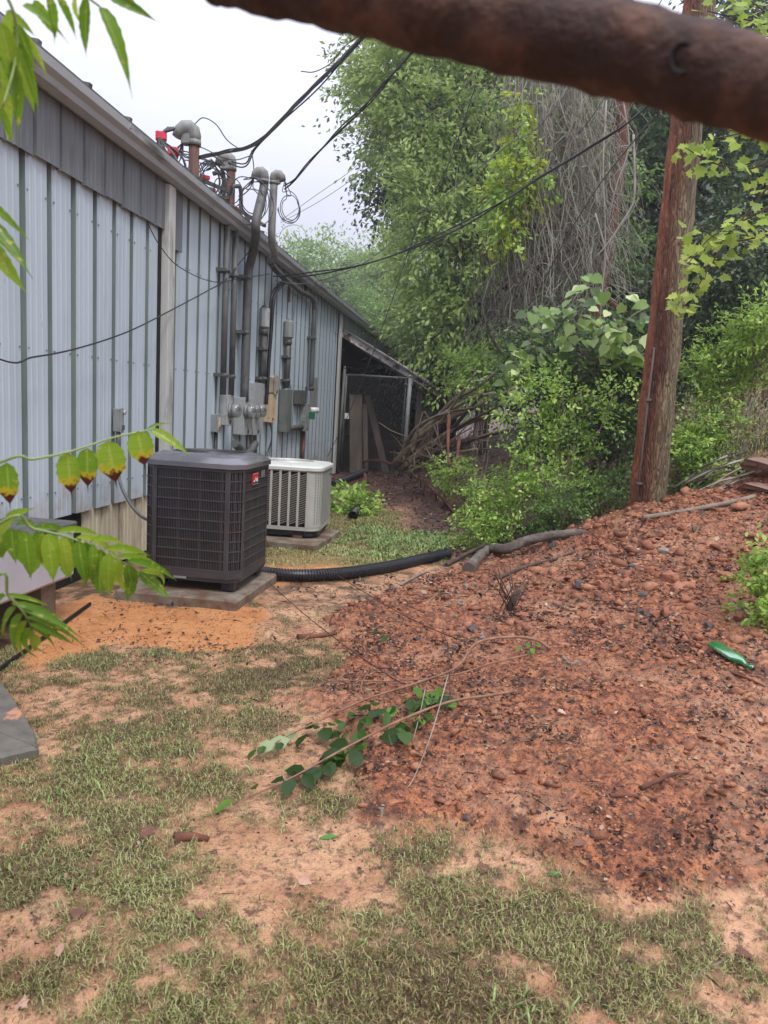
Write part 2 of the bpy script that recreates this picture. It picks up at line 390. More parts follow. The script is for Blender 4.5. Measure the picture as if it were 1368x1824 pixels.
m_skirt = simple('skirt_paint', 'b3aa92', 'c9c1ab', 5, .6, 0, .2, stretch=(1, 1, .2), dirt='6f6145', dscale=6, dlo=.5, dhi=.7)
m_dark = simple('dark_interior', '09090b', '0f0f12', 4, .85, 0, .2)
m_rust = simple('rusty_pipe', '4f342a', '70503f', 18, .75, 0, .4, stretch=(1, 1, .3), dirt='a3683f', dscale=9)
m_galv = simple('galvanised', '767774', '91928e', 12, .6, .15, .2, stretch=(1, 1, .4), dirt='5f5f5b', dscale=8)
m_galvd = simple('galvanised_dull', '4d4e4c', '656663', 12, .6, .15, .2, stretch=(1, 1, .4), dirt='3a3a37', dscale=8)
m_boxg = simple('box_grey', '7f8482', '939795', 8, .5, .1, .15, dirt='5b5f5b', dscale=9)
m_boxl = simple('box_light_grey', 'a0a4a3', 'b5b8b6', 8, .45, .15, .15, dirt='6b6862', dscale=8, dlo=.55, dhi=.72)
m_boxd = simple('box_green_grey', '626963', '757b75', 6, .5, .1, .15, dirt='484d46')
m_beige = simple('box_beige', '9d9284', 'ada294', 8, .55, 0, .2, dirt='6a5b4a')
m_tan = simple('box_tan', 'c2aa86', 'd2bb97', 6, .55, 0, .2, dirt='8a5f3f', dscale=9, dlo=.6, dhi=.68)
m_wire = simple('cable_black', '1b1b1d', '29292b', 20, .5, 0, .1)
m_wireg = simple('cable_grey', '4c4c4e', '66666a', 20, .5, 0, .1)
m_red = simple('red_tape', 'c01f33', 'd8344a', 20, .4, 0, .1)
m_wood = simple('old_board', '574c42', '766a5e', 9, .8, 0, .4, stretch=(1, 1, .12), dirt='463a30')
m_wood2 = simple('grey_timber', '4c443e', '665c53', 9, .85, 0, .4, stretch=(1, 1, .12), dirt='322b26')
m_peel = simple('peeling_paint', 'a5a09b', 'c9c5c1', 9, .7, 0, .4, dirt='54403a', dscale=6, dlo=.5, dhi=.56)
m_conc = simple('concrete', '6f675a', '8a8172', 10, .85, 0, .5, dirt='604736', dscale=4, dlo=.4, dhi=.58)
m_black = simple('black_plastic', '17171a', '232327', 25, .38, 0, .1)
m_white = simple('white_plastic', 'd0d0cc', 'dcdcd8', 8, .4, 0, .05)
m_green = simple('green_plastic', '1f5a3c', '2a6b49', 8, .5, 0, .05)
k = NT('meter_glass'); k.b.inputs['Transmission Weight'].default_value = .85; k.b.inputs['Roughness'].default_value = .06; k.col('dfe6e6'); m_glass = k.m

# ------------------------------------------------------------------ metal building
WX = -2.97; Y0, Y1 = -1.2, 15.62; PIT = .3048; EAVE = 3.42
B = empty('metal_building', (WX, Y0, 0), 0, 'long pale blue-grey ribbed metal building with grey siding under its gutter', 'building')
def panel_mesh(name, z0, z1, x0, mats, depth=.03, groove=.048, minor=.0025):
    g = groove; p = PIT
    prof = [(0, -depth), (g, -depth), (g+.008, 0)]
    for c in (.11, .175, .24): prof += [(c-.014, 0), (c-.007, minor), (c+.007, minor), (c+.014, 0)]
    prof += [(p-.008, 0), (p, -depth)]
    n = len(prof); zs = [z0, (z0+z1)/2, z1]; V = [(x, y, z) for z in zs for y, x in prof]
    Fs = []; mi = []
    for r in range(2):
        for i in range(n-1):
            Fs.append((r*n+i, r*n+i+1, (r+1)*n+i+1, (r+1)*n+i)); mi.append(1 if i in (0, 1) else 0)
    me = bpy.data.meshes.new(name); me.from_pydata(V, [], Fs)
    for m in mats: me.materials.append(m)
    me.polygons.foreach_set('material_index', mi); me.update(); return me
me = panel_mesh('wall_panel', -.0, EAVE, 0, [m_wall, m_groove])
PH = (4.94-.035-Y0) % PIT                      # phase of the grooves
ys = np.arange(Y0+PH-PIT, Y1-.1, PIT)
for i, y in enumerate(ys):
    if y+PIT > Y1: break
    low = .0
    o = bpy.data.objects.new('wall_panel', me); COL.objects.link(o); o.parent = B
    zz = .56 if 4.9 < y < 6.45 else .05
    o.location = (.0-0+random.uniform(-.002, .002), y-Y0, zz); o.scale = (1, 1, (EAVE-zz)/EAVE)
yend = y
MB().box((WX-.06, Y0, 0), (WX-.05, Y1, EAVE)).build('inner_wall', m_dark, B)
m = MB()
for z in (.75, 1.75, 2.75):
    for y in ys:
        for dy in (.075, .28): m.box((WX+.0, y+dy-.006, z-.006), (WX+.006, y+dy+.006, z+.006))
tag(m.build('screw_heads', simple('screw', '6c6f70', '7c7f80'), B), kind='stuff')
me = panel_mesh('siding_panel', 0, .46, 0, [m_side, m_side], .03, .02, .004)
for i, y in enumerate(np.arange(Y0+.11, 6.7, PIT)):
    o = bpy.data.objects.new('siding_panel', me); COL.objects.link(o); o.parent = B
    o.location = (.035+.002*(i % 2), y-Y0, EAVE-.44-random.uniform(0, .02))
o = MB().box((WX+.02, 6.98, 2.86), (WX+.035, 7.14, EAVE)).build('siding_panel', m_side, B)
me = panel_mesh('skirt_panel', 0, .55, 0, [m_skirt, m_skirt], .025, .03, .006)
for i, y in enumerate(np.arange(5.4, 6.62, PIT)):
    o = bpy.data.objects.new('skirt_panel', me); COL.objects.link(o); o.parent = B
    o.location = (-.03, y-Y0, .03)
# gutter, soffit, roof (pitched back from the eave)
def profile_run(pts, y0, y1, name, mat, parent, n=2):
    m = MB(); V = []
    for y in np.linspace(y0, y1, n): V += [(x, y, z) for x, z in pts]
    k_ = len(pts); m.add(V, [(r*k_+i, (r+1)*k_+i, (r+1)*k_+i+1, r*k_+i+1) for r in range(n-1) for i in range(k_-1)])
    return m.build(name, mat, parent)
for a, b in ((Y0, 7.62), (7.632, 22.0), (22.01, 33.9)):
    profile_run([(WX+.045, 3.53), (WX+.045, 3.395), (WX+.09, 3.38), (WX+.15, 3.40), (WX+.16, 3.44), (WX+.195, 3.47), (WX+.20, 3.525), (WX+.19, 3.53), (WX+.185, 3.52), (WX+.18, 3.47), (WX+.1, 3.40), (WX+.055, 3.41), (WX+.05, 3.53)], a, b, 'gutter', m_gut, B)
for ry in np.arange(.2, 33, 1.83): MB().box((WX+.197, ry, 3.49), (WX+.206, ry+.02, 3.525)).build('gutter_bracket', m_gut, B)
MB().add([(WX+.15, Y0, 3.545), (WX+.15, 34, 3.545), (WX-9, 34, 5.0), (WX-9, Y0, 5.0), (WX+.15, Y0, 3.575), (WX+.15, 34, 3.575), (WX-9, 34, 5.03), (WX-9, Y0, 5.03)],
         [(0, 1, 2, 3), (7, 6, 5, 4), (0, 4, 5, 1), (1, 5, 6, 2), (3, 2, 6, 7), (0, 3, 7, 4)]).build('roof', m_roof, B)
for i in range(56):
    yy = Y0+.3+i*.61
    if yy > 33.9: break
    m = MB(); m.beam((WX+.15, yy, 3.585), (WX-9, yy, 5.04), .04, .035); m.build('roof_rib', m_roof, B)
m = MB(); m.beam((WX+.135, Y0, 3.555), (WX+.135, 34, 3.555), .02, .05); m.build('drip_edge', m_roof, B)
m = MB(); m.box((WX-.02, Y1+.01, 2.98), (WX+.03, 34, 3.42)); m.build('upper_wall', m_groove, B)
for yy in np.arange(Y1+.4, 34, .61): MB().box((WX+.03, yy, 2.98), (WX+.045, yy+.06, 3.42)).build('batten', m_groove, B)
# back and far walls (seen only from the side)
MB().box((WX-9, Y0, 0), (WX-.07, Y0+.02, 3.5)).build('end_wall', m_wall, B)
MB().box((WX-9, 33.9, 0), (WX-.07, 33.95, 3.5)).build('end_wall', m_wall, B)
MB().box((WX-9.05, Y0, 0), (WX-9.0, 33.95, 5.0)).build('back_wall', m_wall, B)
for yy in (Y0, 33.9): MB().add([(WX-9, yy, 3.5), (WX-.07, yy, 3.5), (WX-9, yy, 4.98), (WX-9, yy+.04, 3.5), (WX-.07, yy+.04, 3.5), (WX-9, yy+.04, 4.98)], [(0, 1, 2), (5, 4, 3), (0, 2, 5, 3), (1, 4, 5, 2), (0, 3, 4, 1)]).build('gable', m_wall, B)
m = MB(); m.box((WX-.02, 6.72, 0.05), (WX+.085, 6.86, EAVE-.04), bev=.006); m.build('downspout', m_trim, B)
MB().box((WX-.03, 6.66, .4), (WX+.012, 6.72, EAVE-.05)).build('wall_gap', m_dark, B)
m = MB(); m.box((WX-.1, 15.5, 0.02), (WX+.06, 15.7, EAVE-.03), bev=.006); m.build('corner_trim', m_trim, B)
m = MB(); m.box((WX-.01, 15.44, .0), (WX+.02, 15.5, EAVE-.05)); m.build('wall_gap', m_dark, B)
# foundation with a dark hole under the skirt
MB().box((WX-.5, Y0, -.3), (WX-.055, Y1, .05)).build('foundation', m_conc, B)
for (px, py) in ((545, 505), (516, 523)): 
    p = onx(px, py, WX+.02); MB().box((WX+.0, p[1]-.05, p[2]-.12), (WX+.02, p[1]+.05, p[2]+.12)).build('eave_tab', m_wood, B)

# ------------------------------------------------------------------ open lean-to with chain-link front
L = empty('lean_to', (-2.9, 15.8, 0), 0, 'dark open lean-to with peeling white rafter board at the far end of the metal wall', 'shed')
pa = Vector((-2.92, 15.85, 3.0)); pb = Vector((-1.12, 15.95, 2.0))
pa2 = Vector((-2.92, 30, 3.0)); pb2 = Vector((-1.12, 30, 2.0))
for i in range(9):
    y = 15.9+i*1.75; m = MB()
    m.beam((-2.9, y+.05, 2.93), (-1.15, y+.05, 1.96), .05, .12); m.build('rafter', m_wood2, L)
for i in range(6):                                  # roof sheets
    y = 15.75+i*2.4
    V = [(-2.94, y, 3.08), (-.98, y, 2.0), (-.98, y+2.38, 2.0), (-2.94, y+2.38, 3.08)]
    V2 = [(a, b, c+.03) for a, b, c in V]
    MB().add(V+V2, [(0, 1, 2, 3), (7, 6, 5, 4), (0, 4, 5, 1), (1, 5, 6, 2), (2, 6, 7, 3), (3, 7, 4, 0)]).build('roof_sheet', m_roof, L)
MB().beam(pa+Vector((0, -.05, .0)), pb+Vector((.05, -.05, .02)), .04, .17).build('rafter_board', m_peel, L)
MB().beam((-1.02, 15.78, 1.93), (-1.02, 30, 1.93), .04, .15).build('eave_board', m_wood2, L)
MB().box((-1.45, 15.84, 1.98), (-1.37, 15.88, 2.2)).build('bracket', m_trim, L)
for y in (16.1, 18.2, 20.5, 23, 26, 29.5):
    MB().box((-1.3, y, -.1), (-1.17, y+.13, 1.95)).build('post', m_wood2, L)
for y in (16.2, 18.3, 20.6, 23.1, 26.1): MB().box((-1.26, y+.05, 1.0), (-1.22, y+2.3, 1.09)).build('rail', m_wood2, L)
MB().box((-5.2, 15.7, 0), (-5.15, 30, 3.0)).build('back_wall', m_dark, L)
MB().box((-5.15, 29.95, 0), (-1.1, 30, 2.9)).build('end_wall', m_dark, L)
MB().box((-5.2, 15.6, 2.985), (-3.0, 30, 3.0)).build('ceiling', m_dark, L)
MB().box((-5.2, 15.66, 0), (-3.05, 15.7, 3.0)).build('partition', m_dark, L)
def chain(P00, P10, P01, P11, du, dv, name, parent, r=.0026, mat=None):
    """diamond mesh between four corners"""
    m = MB(); P00, P10, P01, P11 = map(Vector, (P00, P10, P01, P11))
    W_ = (P10-P00).length; H_ = (P01-P00).length; nn = int(W_/du); hh = int(H_/dv)
    P = lambda u, v: (P00*(1-u)+P10*u)*(1-v)+(P01*(1-u)+P11*u)*v
    for s in (1, -1):
        for i in range(-hh, nn+1):
            a0, b0 = max(i, 0), min(i+hh, nn)
            if b0 <= a0: continue
            u0, v0, u1, v1 = a0/nn, (a0-i)/hh, b0/nn, (b0-i)/hh
            if s < 0: u0, u1 = 1-u0, 1-u1
            m.tube([P(u0, v0), P(u1, v1)], r, 3, cap=False)
    return m.build(name, mat or m_galv, parent)
G = empty('chain_link_gate', (-2.82, 15.75, 0), 0, 'chain-link gate panel on round steel posts closing the lean-to opening', 'gate')
m_link = simple('link_wire', '6f706e', '858683', 12, .5, .3, .1)
gl, gr_, gt, gb = -2.83, -1.42, 2.13, .0
GYA, GYB = 15.74, 15.78
for x, zt, nm_, r in ((gl, 2.25, 'gate_post', .032), (gr_, 2.14, 'gate_post', .045)):
    m = MB(); m.tube([(x+(-.05 if x == gl else -.04), GYA, -.1), (x, GYA, zt)], r, 10); p_ = m.build(nm_, m_galvd if x == gl else m_galv, G)
    m = MB(); m.tube([(x, GYA, zt), (x, GYA, zt+.03), (x, GYA, zt+.06)], [r*1.1, r*.9, .004], 10); m.build('post_cap', m_galvd, p_)
m = MB(); m.tube([(gl+.05, GYA, gt), (gr_-.05, GYA, gt-.01)], .022, 8); m.build('top_rail', m_galvd, G)
m = MB(); m.tube([(gl+.05, GYA, gt), (gl+.02, GYA, .06)], .02, 8); m.build('gate_frame', m_galvd, G)
m = MB(); m.tube([(gr_-.09, GYA, gt), (gr_-.11, GYA, .06)], .012, 8); m.build('tension_bar', m_galvd, G)
for z in (.4, .8, 1.2, 1.6, 1.98):
    m = MB(); m.box((gr_-.12, GYA-.03, z), (gr_+.05, GYA+.03, z+.025)); m.build('hinge_band', m_galvd, G)
chain((gl+.05, GYA-.025, .06), (gr_-.09, GYA-.025, .06), (gl+.06, GYA-.025, gt), (gr_-.08, GYA-.025, gt), .07, .07, 'wire_mesh', G, .0017, m_link)
m = MB(); m.box((gl+.06, GYA-.05, 1.2), (gl+.15, GYA-.035, 1.32)); m.build('latch_plate', m_white, G)
F2 = empty('side_fence', (-1.1, 16, 0), 0, 'dark chain-link side panels under the lean-to eave behind the brush pile', 'fence')
for i, y in enumerate((16.3, 18.4, 20.7)):
    chain((-1.16, y, .1), (-1.16, y+1.8, .1), (-1.16, y, 1.85), (-1.16, y+1.8, 1.85), .1, .1, 'wire_mesh', F2, .004, m_galvd)
    m = MB(); m.tube([(-1.16, y, 1.4), (-1.16, y+1.8, 1.4)], .015, 6); m.build('rail', m_galvd, F2)
# boards leaning inside
def board(px0, px1, pyt, pyb, y, lab, w_=.25, name='board', mat=m_wood, dx=0):
    a = ony(px0, pyb, y); b = ony(px1, pyt, y+.15)
    m = MB(); m.beam((a[0], y, 0.02), (b[0], y+.15, b[2]), w_, .04, up=(0, 1, 0))
    o = m.build(name, mat); tag(o, lab, 'board'); return o
board(634, 634, 703, 845, 16.15, 'wide weathered plank standing upright just inside the chain-link gate', .27)
board(688, 655, 705, 845, 16.5, 'thin board leaning to the left behind the middle of the chain-link gate', .14)
board(652, 650, 720, 845, 16.3, 'narrow ribbed board next to the wide plank inside the gate', .1)
board(598, 601, 690, 850, 15.95, 'dark narrow board beside the corner trim left of the gate', .13, mat=m_wood2)

# ------------------------------------------------------------------ dark air conditioner
m_ac = simple('ac_dark_paint', '3f3d40', '4b494c', 6, .42, .2, .1, 60, .002, dirt='55463f', dscale=4, dlo=.55, dhi=.85)
m_actop = simple('ac_top_sheen', '69686e', '77767c', 4, .22, .3, .06, 60, .001)  # lighter than the cabinet: the bright sheen on top is put into this colour
m_coil = simple('coil_fins', '0f0f10', '161517', 60, .6, .3, .3, stretch=(1, 1, .05))
m_grey = simple('grey_label', '7b7c80', '8b8c90', 5, .5)
AC = empty('air_conditioner', (-2.0, 5.5, 0), R_(-1.5), 'tall dark charcoal air conditioner with slatted sides and a small red and white badge', 'air conditioner')
def octo(hx, hy, c): return [(-hx+c, -hy), (hx-c, -hy), (hx, -hy+c), (hx, hy-c), (hx-c, hy), (-hx+c, hy), (-hx, hy-c), (-hx, -hy+c)]
HX, HY, ZB, ZT, CH = .375, .375, .15, 1.03, .085
def ring(m, pts_a, za, pts_b, zb, mi=0):
    n = len(pts_a); m.add([(x, y, za) for x, y in pts_a]+[(x, y, zb) for x, y in pts_b], [(i, (i+1) % n, n+(i+1) % n, n+i) for i in range(n)], mi)
def lparent(m, name, mats, par):        # built in the parent's own coordinates
    o = bpy.data.objects.new(name, m.mesh(name, mats)); COL.objects.link(o); o.parent = par; return o
m = MB(); m.prism(octo(HX-.035, HY-.035, CH), ZB+.02, ZT-.01); lparent(m, 'coil', m_coil, AC)
m = MB(); m.prism(octo(HX-.01, HY-.01, CH), ZB, ZB+.05); ring(m, octo(HX, HY, CH), ZB+.03, octo(HX, HY, CH), ZB+.075); ring(m, octo(HX, HY, CH), ZB+.03, octo(HX-.012, HY-.012, CH), ZB-.0); ring(m, octo(HX, HY, CH), ZB+.075, octo(HX-.02, HY-.02, CH), ZB+.075); lparent(m, 'base_pan', m_ac, AC)
m = MB()
R1, R2, R3 = octo(HX+.012, HY+.012, CH), octo(HX+.012, HY+.012, CH), octo(HX-.005, HY-.005, CH+.01)
ring(m, R1, ZT-.04, R1, ZT-.005); ring(m, R1, ZT-.005, octo(HX+.004, HY+.004, CH), ZT+.004)
ring(m, octo(HX+.004, HY+.004, CH), ZT+.004, octo(HX-.03, HY-.03, CH+.02), ZT+.035); ring(m, octo(HX-.03, HY-.03, CH+.02), ZT+.035, octo(HX-.07, HY-.07, CH+.05), ZT+.052)
circ = [(.29*math.cos(a), .29*math.sin(a)) for a in np.radians(np.array([-68, -22, 22, 68, 112, 158, 202, 248])-45+0)]
# order the circle to match the octagon
o8 = octo(HX-.07, HY-.07, CH+.05); circ = [(.29*x/math.hypot(x, y), .29*y/math.hypot(x, y)) for x, y in o8]
ring(m, o8, ZT+.052, circ, ZT+.056); ring(m, circ, ZT+.056, [(x*.98, y*.98) for x, y in circ], ZT+.0)
for i in range(len(m.sm)): m.sm[i] = True
lparent(m, 'top_cover', m_actop, AC)
m = MB()
for i in range(12): 
    r = .05+.02*i; m.tube([(r*math.cos(a), r*math.sin(a), ZT+.052+.006*(1-r/.3)) for a in np.linspace(0, 2*math.pi, 33)], .0028, 4, cap=False)
for a in np.linspace(0, 2*math.pi, 13)[:-1]: m.tube([(.03*math.cos(a), .03*math.sin(a), ZT+.056), (.285*math.cos(a), .285*math.sin(a), ZT+.05)], .003, 4)
lparent(m, 'fan_guard', m_ac, AC)
m = MB(); m.prism([(.07*math.cos(a), .07*math.sin(a)) for a in np.linspace(0, 6.28, 17)[:-1]], ZT-.05, ZT+.03)
for a in (0, 2.09, 4.19): m.add([(.06*math.cos(a), .06*math.sin(a), ZT-.02), (.26*math.cos(a-.25), .26*math.sin(a-.25), ZT-.035), (.26*math.cos(a+.35), .26*math.sin(a+.35), ZT+.0), (.06*math.cos(a+.6), .06*math.sin(a+.6), ZT-.0)], [(0, 1, 2, 3)])
lparent(m, 'fan', m_black, AC)
o8 = octo(HX, HY, CH); zl, zh = ZB+.075, ZT-.045
for i in range(8):                       # corner posts as strips each side of every corner
    x, y = o8[i]; m = MB()
    for j in (i-1, (i+1) % 8):
        xx, yy = o8[j]; d = math.hypot(xx-x, yy-y); wdt = .03 if d > .2 else .012
        tx, ty = (xx-x)/d, (yy-y)/d
        a = (x, y); b = (x+tx*wdt, y+ty*wdt); nx2, ny2 = ty, -tx
        c0 = (0, 0); s_ = -1 if (x+nx2*.01)**2+(y+ny2*.01)**2 > x*x+y*y else 1
        q = [a, b, (b[0]+nx2*s_*.012, b[1]+ny2*s_*.012), (a[0]+nx2*s_*.012, a[1]+ny2*s_*.012)]
        m.prism(q, zl, zh)
    lparent(m, 'corner_post', m_ac, AC)
NB = 10; bh = (zh-zl-.02)/NB
for f in range(8):
    a = Vector((*o8[f], 0)); b = Vector((*o8[(f+1) % 8], 0)); d = b-a; Ln = d.length; t = d/Ln; nrm = Vector((t.y, -t.x, 0))
    s0 = .03 if Ln > .2 else .012
    for r in range(NB+1):
        z = zl+.01+r*bh; m = MB(); hb = .008 if (0 < r < NB) else .016
        p = a+t*s0; q = b-t*s0
        m.beam(p+Vector((0, 0, z))-nrm*.006, q+Vector((0, 0, z))-nrm*.006, .012, hb); lparent(m, 'grille_band', m_ac, AC)
    nb = int((Ln-2*s0)/.0125); m = MB()
    for i in range(1, nb):
        p = a+t*(s0+(Ln-2*s0)*i/nb)-nrm*.008; thick = .0105 if i % max(nb//3, 3) == 0 else .0055
        m.beam(p+Vector((0, 0, zl)), p+Vector((0, 0, zh)), thick, .004, up=nrm)
    lparent(m, 'grille_bars', m_ac, AC)
m = MB()
f_a = (HX+.003)
m.add([(f_a, -.115, .86), (f_a, .02, .86), (f_a, .02, .945), (f_a, -.115, .945), (HX-.005, -.115, .86), (HX-.005, .02, .86), (HX-.005, .02, .945), (HX-.005, -.115, .945)], [(0, 1, 2, 3), (0, 4, 5, 1), (1, 5, 6, 2), (2, 6, 7, 3), (3, 7, 4, 0)])
m_badged = simple('badge_dark', '241a26', '2c2230', 4, .4)
bd = lparent(m, 'badge', simple('badge_red', 'b3172e', 'c2203a', 4, .35), AC)
m = MB(); fb = f_a+.0015
m.add([(fb, -.11, .864), (fb, .016, .864), (fb, .016, .879), (fb, -.11, .879)], [(0, 1, 2, 3)], 1)
m.add([(fb, -.11, .862), (fb, .016, .862), (fb, .016, .865), (fb, -.11, .865), (fb, -.11, .941), (fb, .016, .941), (fb, .016, .944), (fb, -.11, .944)], [(0, 1, 2, 3), (4, 5, 6, 7)])
m.add([(fb, -.1, .88), (fb, -.085, .9), (fb, -.07, .893), (fb, -.047, .922), (fb, -.032, .9), (fb, .0, .914), (fb, .012, .88)], [(0, 6, 5, 4, 3, 2, 1)])
fc = fb+.001; m.add([(fc, -.06, .88), (fc, -.047, .906), (fc, -.036, .88)], [(0, 2, 1)], 1)
lparent(m, 'badge_mark', [m_white, m_badged], bd)
m = MB()
for j in range(3): m.box((HX+.001, .10+j*.03, .9), (HX+.003, .115+j*.03, .955))
lparent(m, 'spec_label', m_grey, AC)
m = MB(); m.box((-.12, -HY-.003, ZB+.012), (-.02, -HY+.002, ZB+.028)); lparent(m, 'nameplate', m_grey, AC)
for x, y in ((-.28, -.28), (.28, -.28), (.28, .28), (-.28, .28)):
    m = MB(); m.box((x-.05, y-.05, .085), (x+.05, y+.05, ZB+.005), bev=.006); lparent(m, 'foot', m_black, AC)
def slab(name, pts, z0, z1, lab, jit=.006, cat='slab', mat=None):
    m = MB(); n = len(pts); P = []
    for i in range(n):
        a, b = pts[i], pts[(i+1) % n]
        for k_ in range(6): t = k_/6; P.append((a[0]+(b[0]-a[0])*t+random.uniform(-jit, jit), a[1]+(b[1]-a[1])*t+random.uniform(-jit, jit)))
    cx = sum(p[0] for p in P)/len(P); cy = sum(p[1] for p in P)/len(P); k_ = len(P)
    V = [(x, y, z0) for x, y in P]+[(x, y, z1-.012) for x, y in P]+[(cx+(x-cx)*.975, cy+(y-cy)*.975, z1+random.uniform(-.003, .003)) for x, y in P]+[(cx, cy, z1)]
    Fs = [(i, (i+1) % k_, k_+(i+1) % k_, k_+i) for i in range(k_)]+[(k_+i, k_+(i+1) % k_, 2*k_+(i+1) % k_, 2*k_+i) for i in range(k_)]+[(2*k_+i, 2*k_+(i+1) % k_, 3*k_) for i in range(k_)]
    m.add(V, Fs); o = m.build(name, mat or m_conc); return tag(o, lab, cat)
slab('concrete_pad', [(-2.5, 4.97), (-1.585, 4.95), (-1.54, 5.88), (-2.5, 5.95)], -.05, .075, 'muddy concrete pad under the dark air conditioner')
slab('concrete_pad', [(-2.45, 7.3), (-1.5, 7.24), (-1.44, 8.25), (-2.45, 8.3)], -.05, .075, 'thin muddy concrete pad under the white air conditioner')
a1 = onz(75, 1330, .05); a2 = onz(15, 1215, .05); a3 = onz(0, 1345, .05)
m_slab = simple('old_slab', '57534c', '6e695f', 14, .75, 0, .5, dirt='b98266', dscale=3.2, dlo=.6, dhi=.64)
a2 = onz(-8, 1190, .05)
slab('concrete_slab', [(a1[0], a1[1]), (a2[0], a2[1]), (a2[0]-.8, a2[1]+.1), (a3[0]-1.0, a3[1]-.15), (a3[0], a3[1])], -.05, .05, 'dark weathered concrete slab with a patch of orange silt at the left edge of the grass', .01, mat=m_slab)

# ------------------------------------------------------------------ white air conditioner
m_acw = simple('ac_white_paint', 'a5a69f', 'b6b7b0', 5, .45, .1, .08, 60, .001, dirt='8b8270', dscale=5, dlo=.55, dhi=.85)
m_acwt = simple('ac_white_top', 'c4c6bd', 'd0d2ca', 5, .35, .05, .06)
AW = empty('air_conditioner', (-1.985, 7.92, 0), R_(2), 'squat off-white air conditioner with angled louvred slots, behind the dark one', 'air conditioner')
def rrect(hx, hy, r, n=6):
    o = []
    for cx_, cy_, a0 in ((hx-r, -hy+r, -90), (hx-r, hy-r, 0), (-hx+r, hy-r, 90), (-hx+r, -hy+r, 180)):
        for k_ in range(n+1): a = R_(a0+90*k_/n); o.append((cx_+r*math.cos(a), cy_+r*math.sin(a)))
    return o
WX2, WY2, WZB, WZT, CR = .42, .42, .17, .83, .13
m = MB(); m.prism(rrect(WX2-.03, WY2-.03, CR-.03), WZB, WZT-.02); lparent(m, 'coil', m_coil, AW)
m = MB(); m.prism(rrect(WX2-.02, WY2-.02, CR), .1, WZB-.005); lparent(m, 'base_pan', m_black, AW)
m = MB()
R1 = rrect(WX2, WY2, CR); ring(m, R1, WZB-.01, R1, WZB+.03); ring(m, R1, WZT-.05, R1, WZT-.02); lparent(m, 'shell', m_acw, AW)
def wall_strip(x0, y0, x1, y1, name, mat, z0=WZB+.02, z1=WZT-.03):
    m = MB(); m.beam((x0, y0, (z0+z1)/2), (x1, y1, (z0+z1)/2), .008, z1-z0); lparent(m, name, mat, AW)
# louvre columns on the front and back, corner panels, perforated right side
def louvres(p, q, n, blank):
    p = Vector(p); q = Vector(q); d = q-p; Ln = d.length; t = d/Ln; nrm = Vector((t.y, -t.x, 0))
    cw = (Ln-blank)/n
    for i in range(n):
        a = p+t*(i*cw+.012); b = p+t*((i+1)*cw-.012); m = MB()
        for z in np.arange(WZB+.05, WZT-.09, .024):
            za = z; zb = z+.03
            V = [a+Vector((0, 0, za))-nrm*.006, b+Vector((0, 0, zb))-nrm*.006, b+Vector((0, 0, zb+.0145))+nrm*.004, a+Vector((0, 0, za+.0145))+nrm*.004]
            m.add(V, [(0, 1, 2, 3)])
        lparent(m, 'louvre_panel', m_acw, AW)
    for i in range(n+1):
        a = p+t*(i*cw-.012); b = p+t*(i*cw+.012)
        if i == n: b = q
        wall_strip(a.x, a.y, b.x, b.y, 'panel_rib', m_acw)
louvres((-WX2+CR, -WY2, 0), (WX2-CR, -WY2, 0), 6, .0)
louvres((WX2-CR, WY2, 0), (-WX2+CR, WY2, 0), 6, .0)
louvres((WX2, -WY2+CR, 0), (WX2, WY2-CR, 0), 6, .0)
louvres((-WX2, WY2-CR, 0), (-WX2, -WY2+CR, 0), 6, .0)
for ci in range(4):
    m = MB(); P = R1[ci*7:(ci+1)*7]; n = len(P)
    mh = MB()
    for (ax, ay), (bx, by) in zip(P[2:-1], P[3:]):
        px_, py_ = (ax+bx)/2, (ay+by)/2; nn = math.hypot(px_, py_); ox, oy = px_/nn*.0015, py_/nn*.0015; ex, ey = (bx-ax)*.18, (by-ay)*.18
        for z in np.arange(WZB+.06, WZT-.07, .016): mh.add([(px_-ex+ox, py_-ey+oy, z), (px_+ex+ox, py_+ey+oy, z+.003), (px_+ex+ox, py_+ey+oy, z+.009), (px_-ex+ox, py_-ey+oy, z+.006)], [(0, 1, 2, 3)])
    tag(lparent(mh, 'perforations', m_dark, AW), kind='stuff')
    m.add([(x, y, WZB+.02) for x, y in P]+[(x, y, WZT-.03) for x, y in P], [(i, i+1, n+i+1, n+i) for i in range(n-1)], 0, True); lparent(m, 'corner_panel', m_acw, AW)
m = MB(); Rt = rrect(WX2+.015, WY2+.015, CR); Ri = rrect(WX2-.01, WY2-.01, CR); Rq = rrect(WX2-.09, WY2-.09, CR)
ring(m, Rt, WZT-.035, Rt, WZT-.005); ring(m, Rt, WZT-.005, Ri, WZT+.012); ring(m, Ri, WZT+.012, Rq, WZT+.022)
cc = [(.29*x/math.hypot(x, y), .29*y/math.hypot(x, y)) for x, y in Rq]; ring(m, Rq, WZT+.022, cc, WZT+.03); ring(m, cc, WZT+.03, cc, WZT-.02); lparent(m, 'top_cover', m_acwt, AW)
m = MB()
for i in range(11): 
    r = .06+.022*i; m.tube([(r*math.cos(a), r*math.sin(a), WZT+.03) for a in np.linspace(0, 6.2832, 29)], .003, 4, cap=False)
for a in np.linspace(0, 6.2832, 9)[:-1]: m.tube([(.03*math.cos(a), .03*math.sin(a), WZT+.03), (.29*math.cos(a), .29*math.sin(a), WZT+.028)], .003, 4)
lparent(m, 'fan_guard', m_acwt, AW)
m = MB(); xx = WX2+.002; m.add([(xx+.002, .2+.03*math.cos(a), .72+.022*math.sin(a)) for a in np.linspace(0, 6.28, 17)[:-1]], [list(range(16))]); lparent(m, 'badge', m_badged, AW)
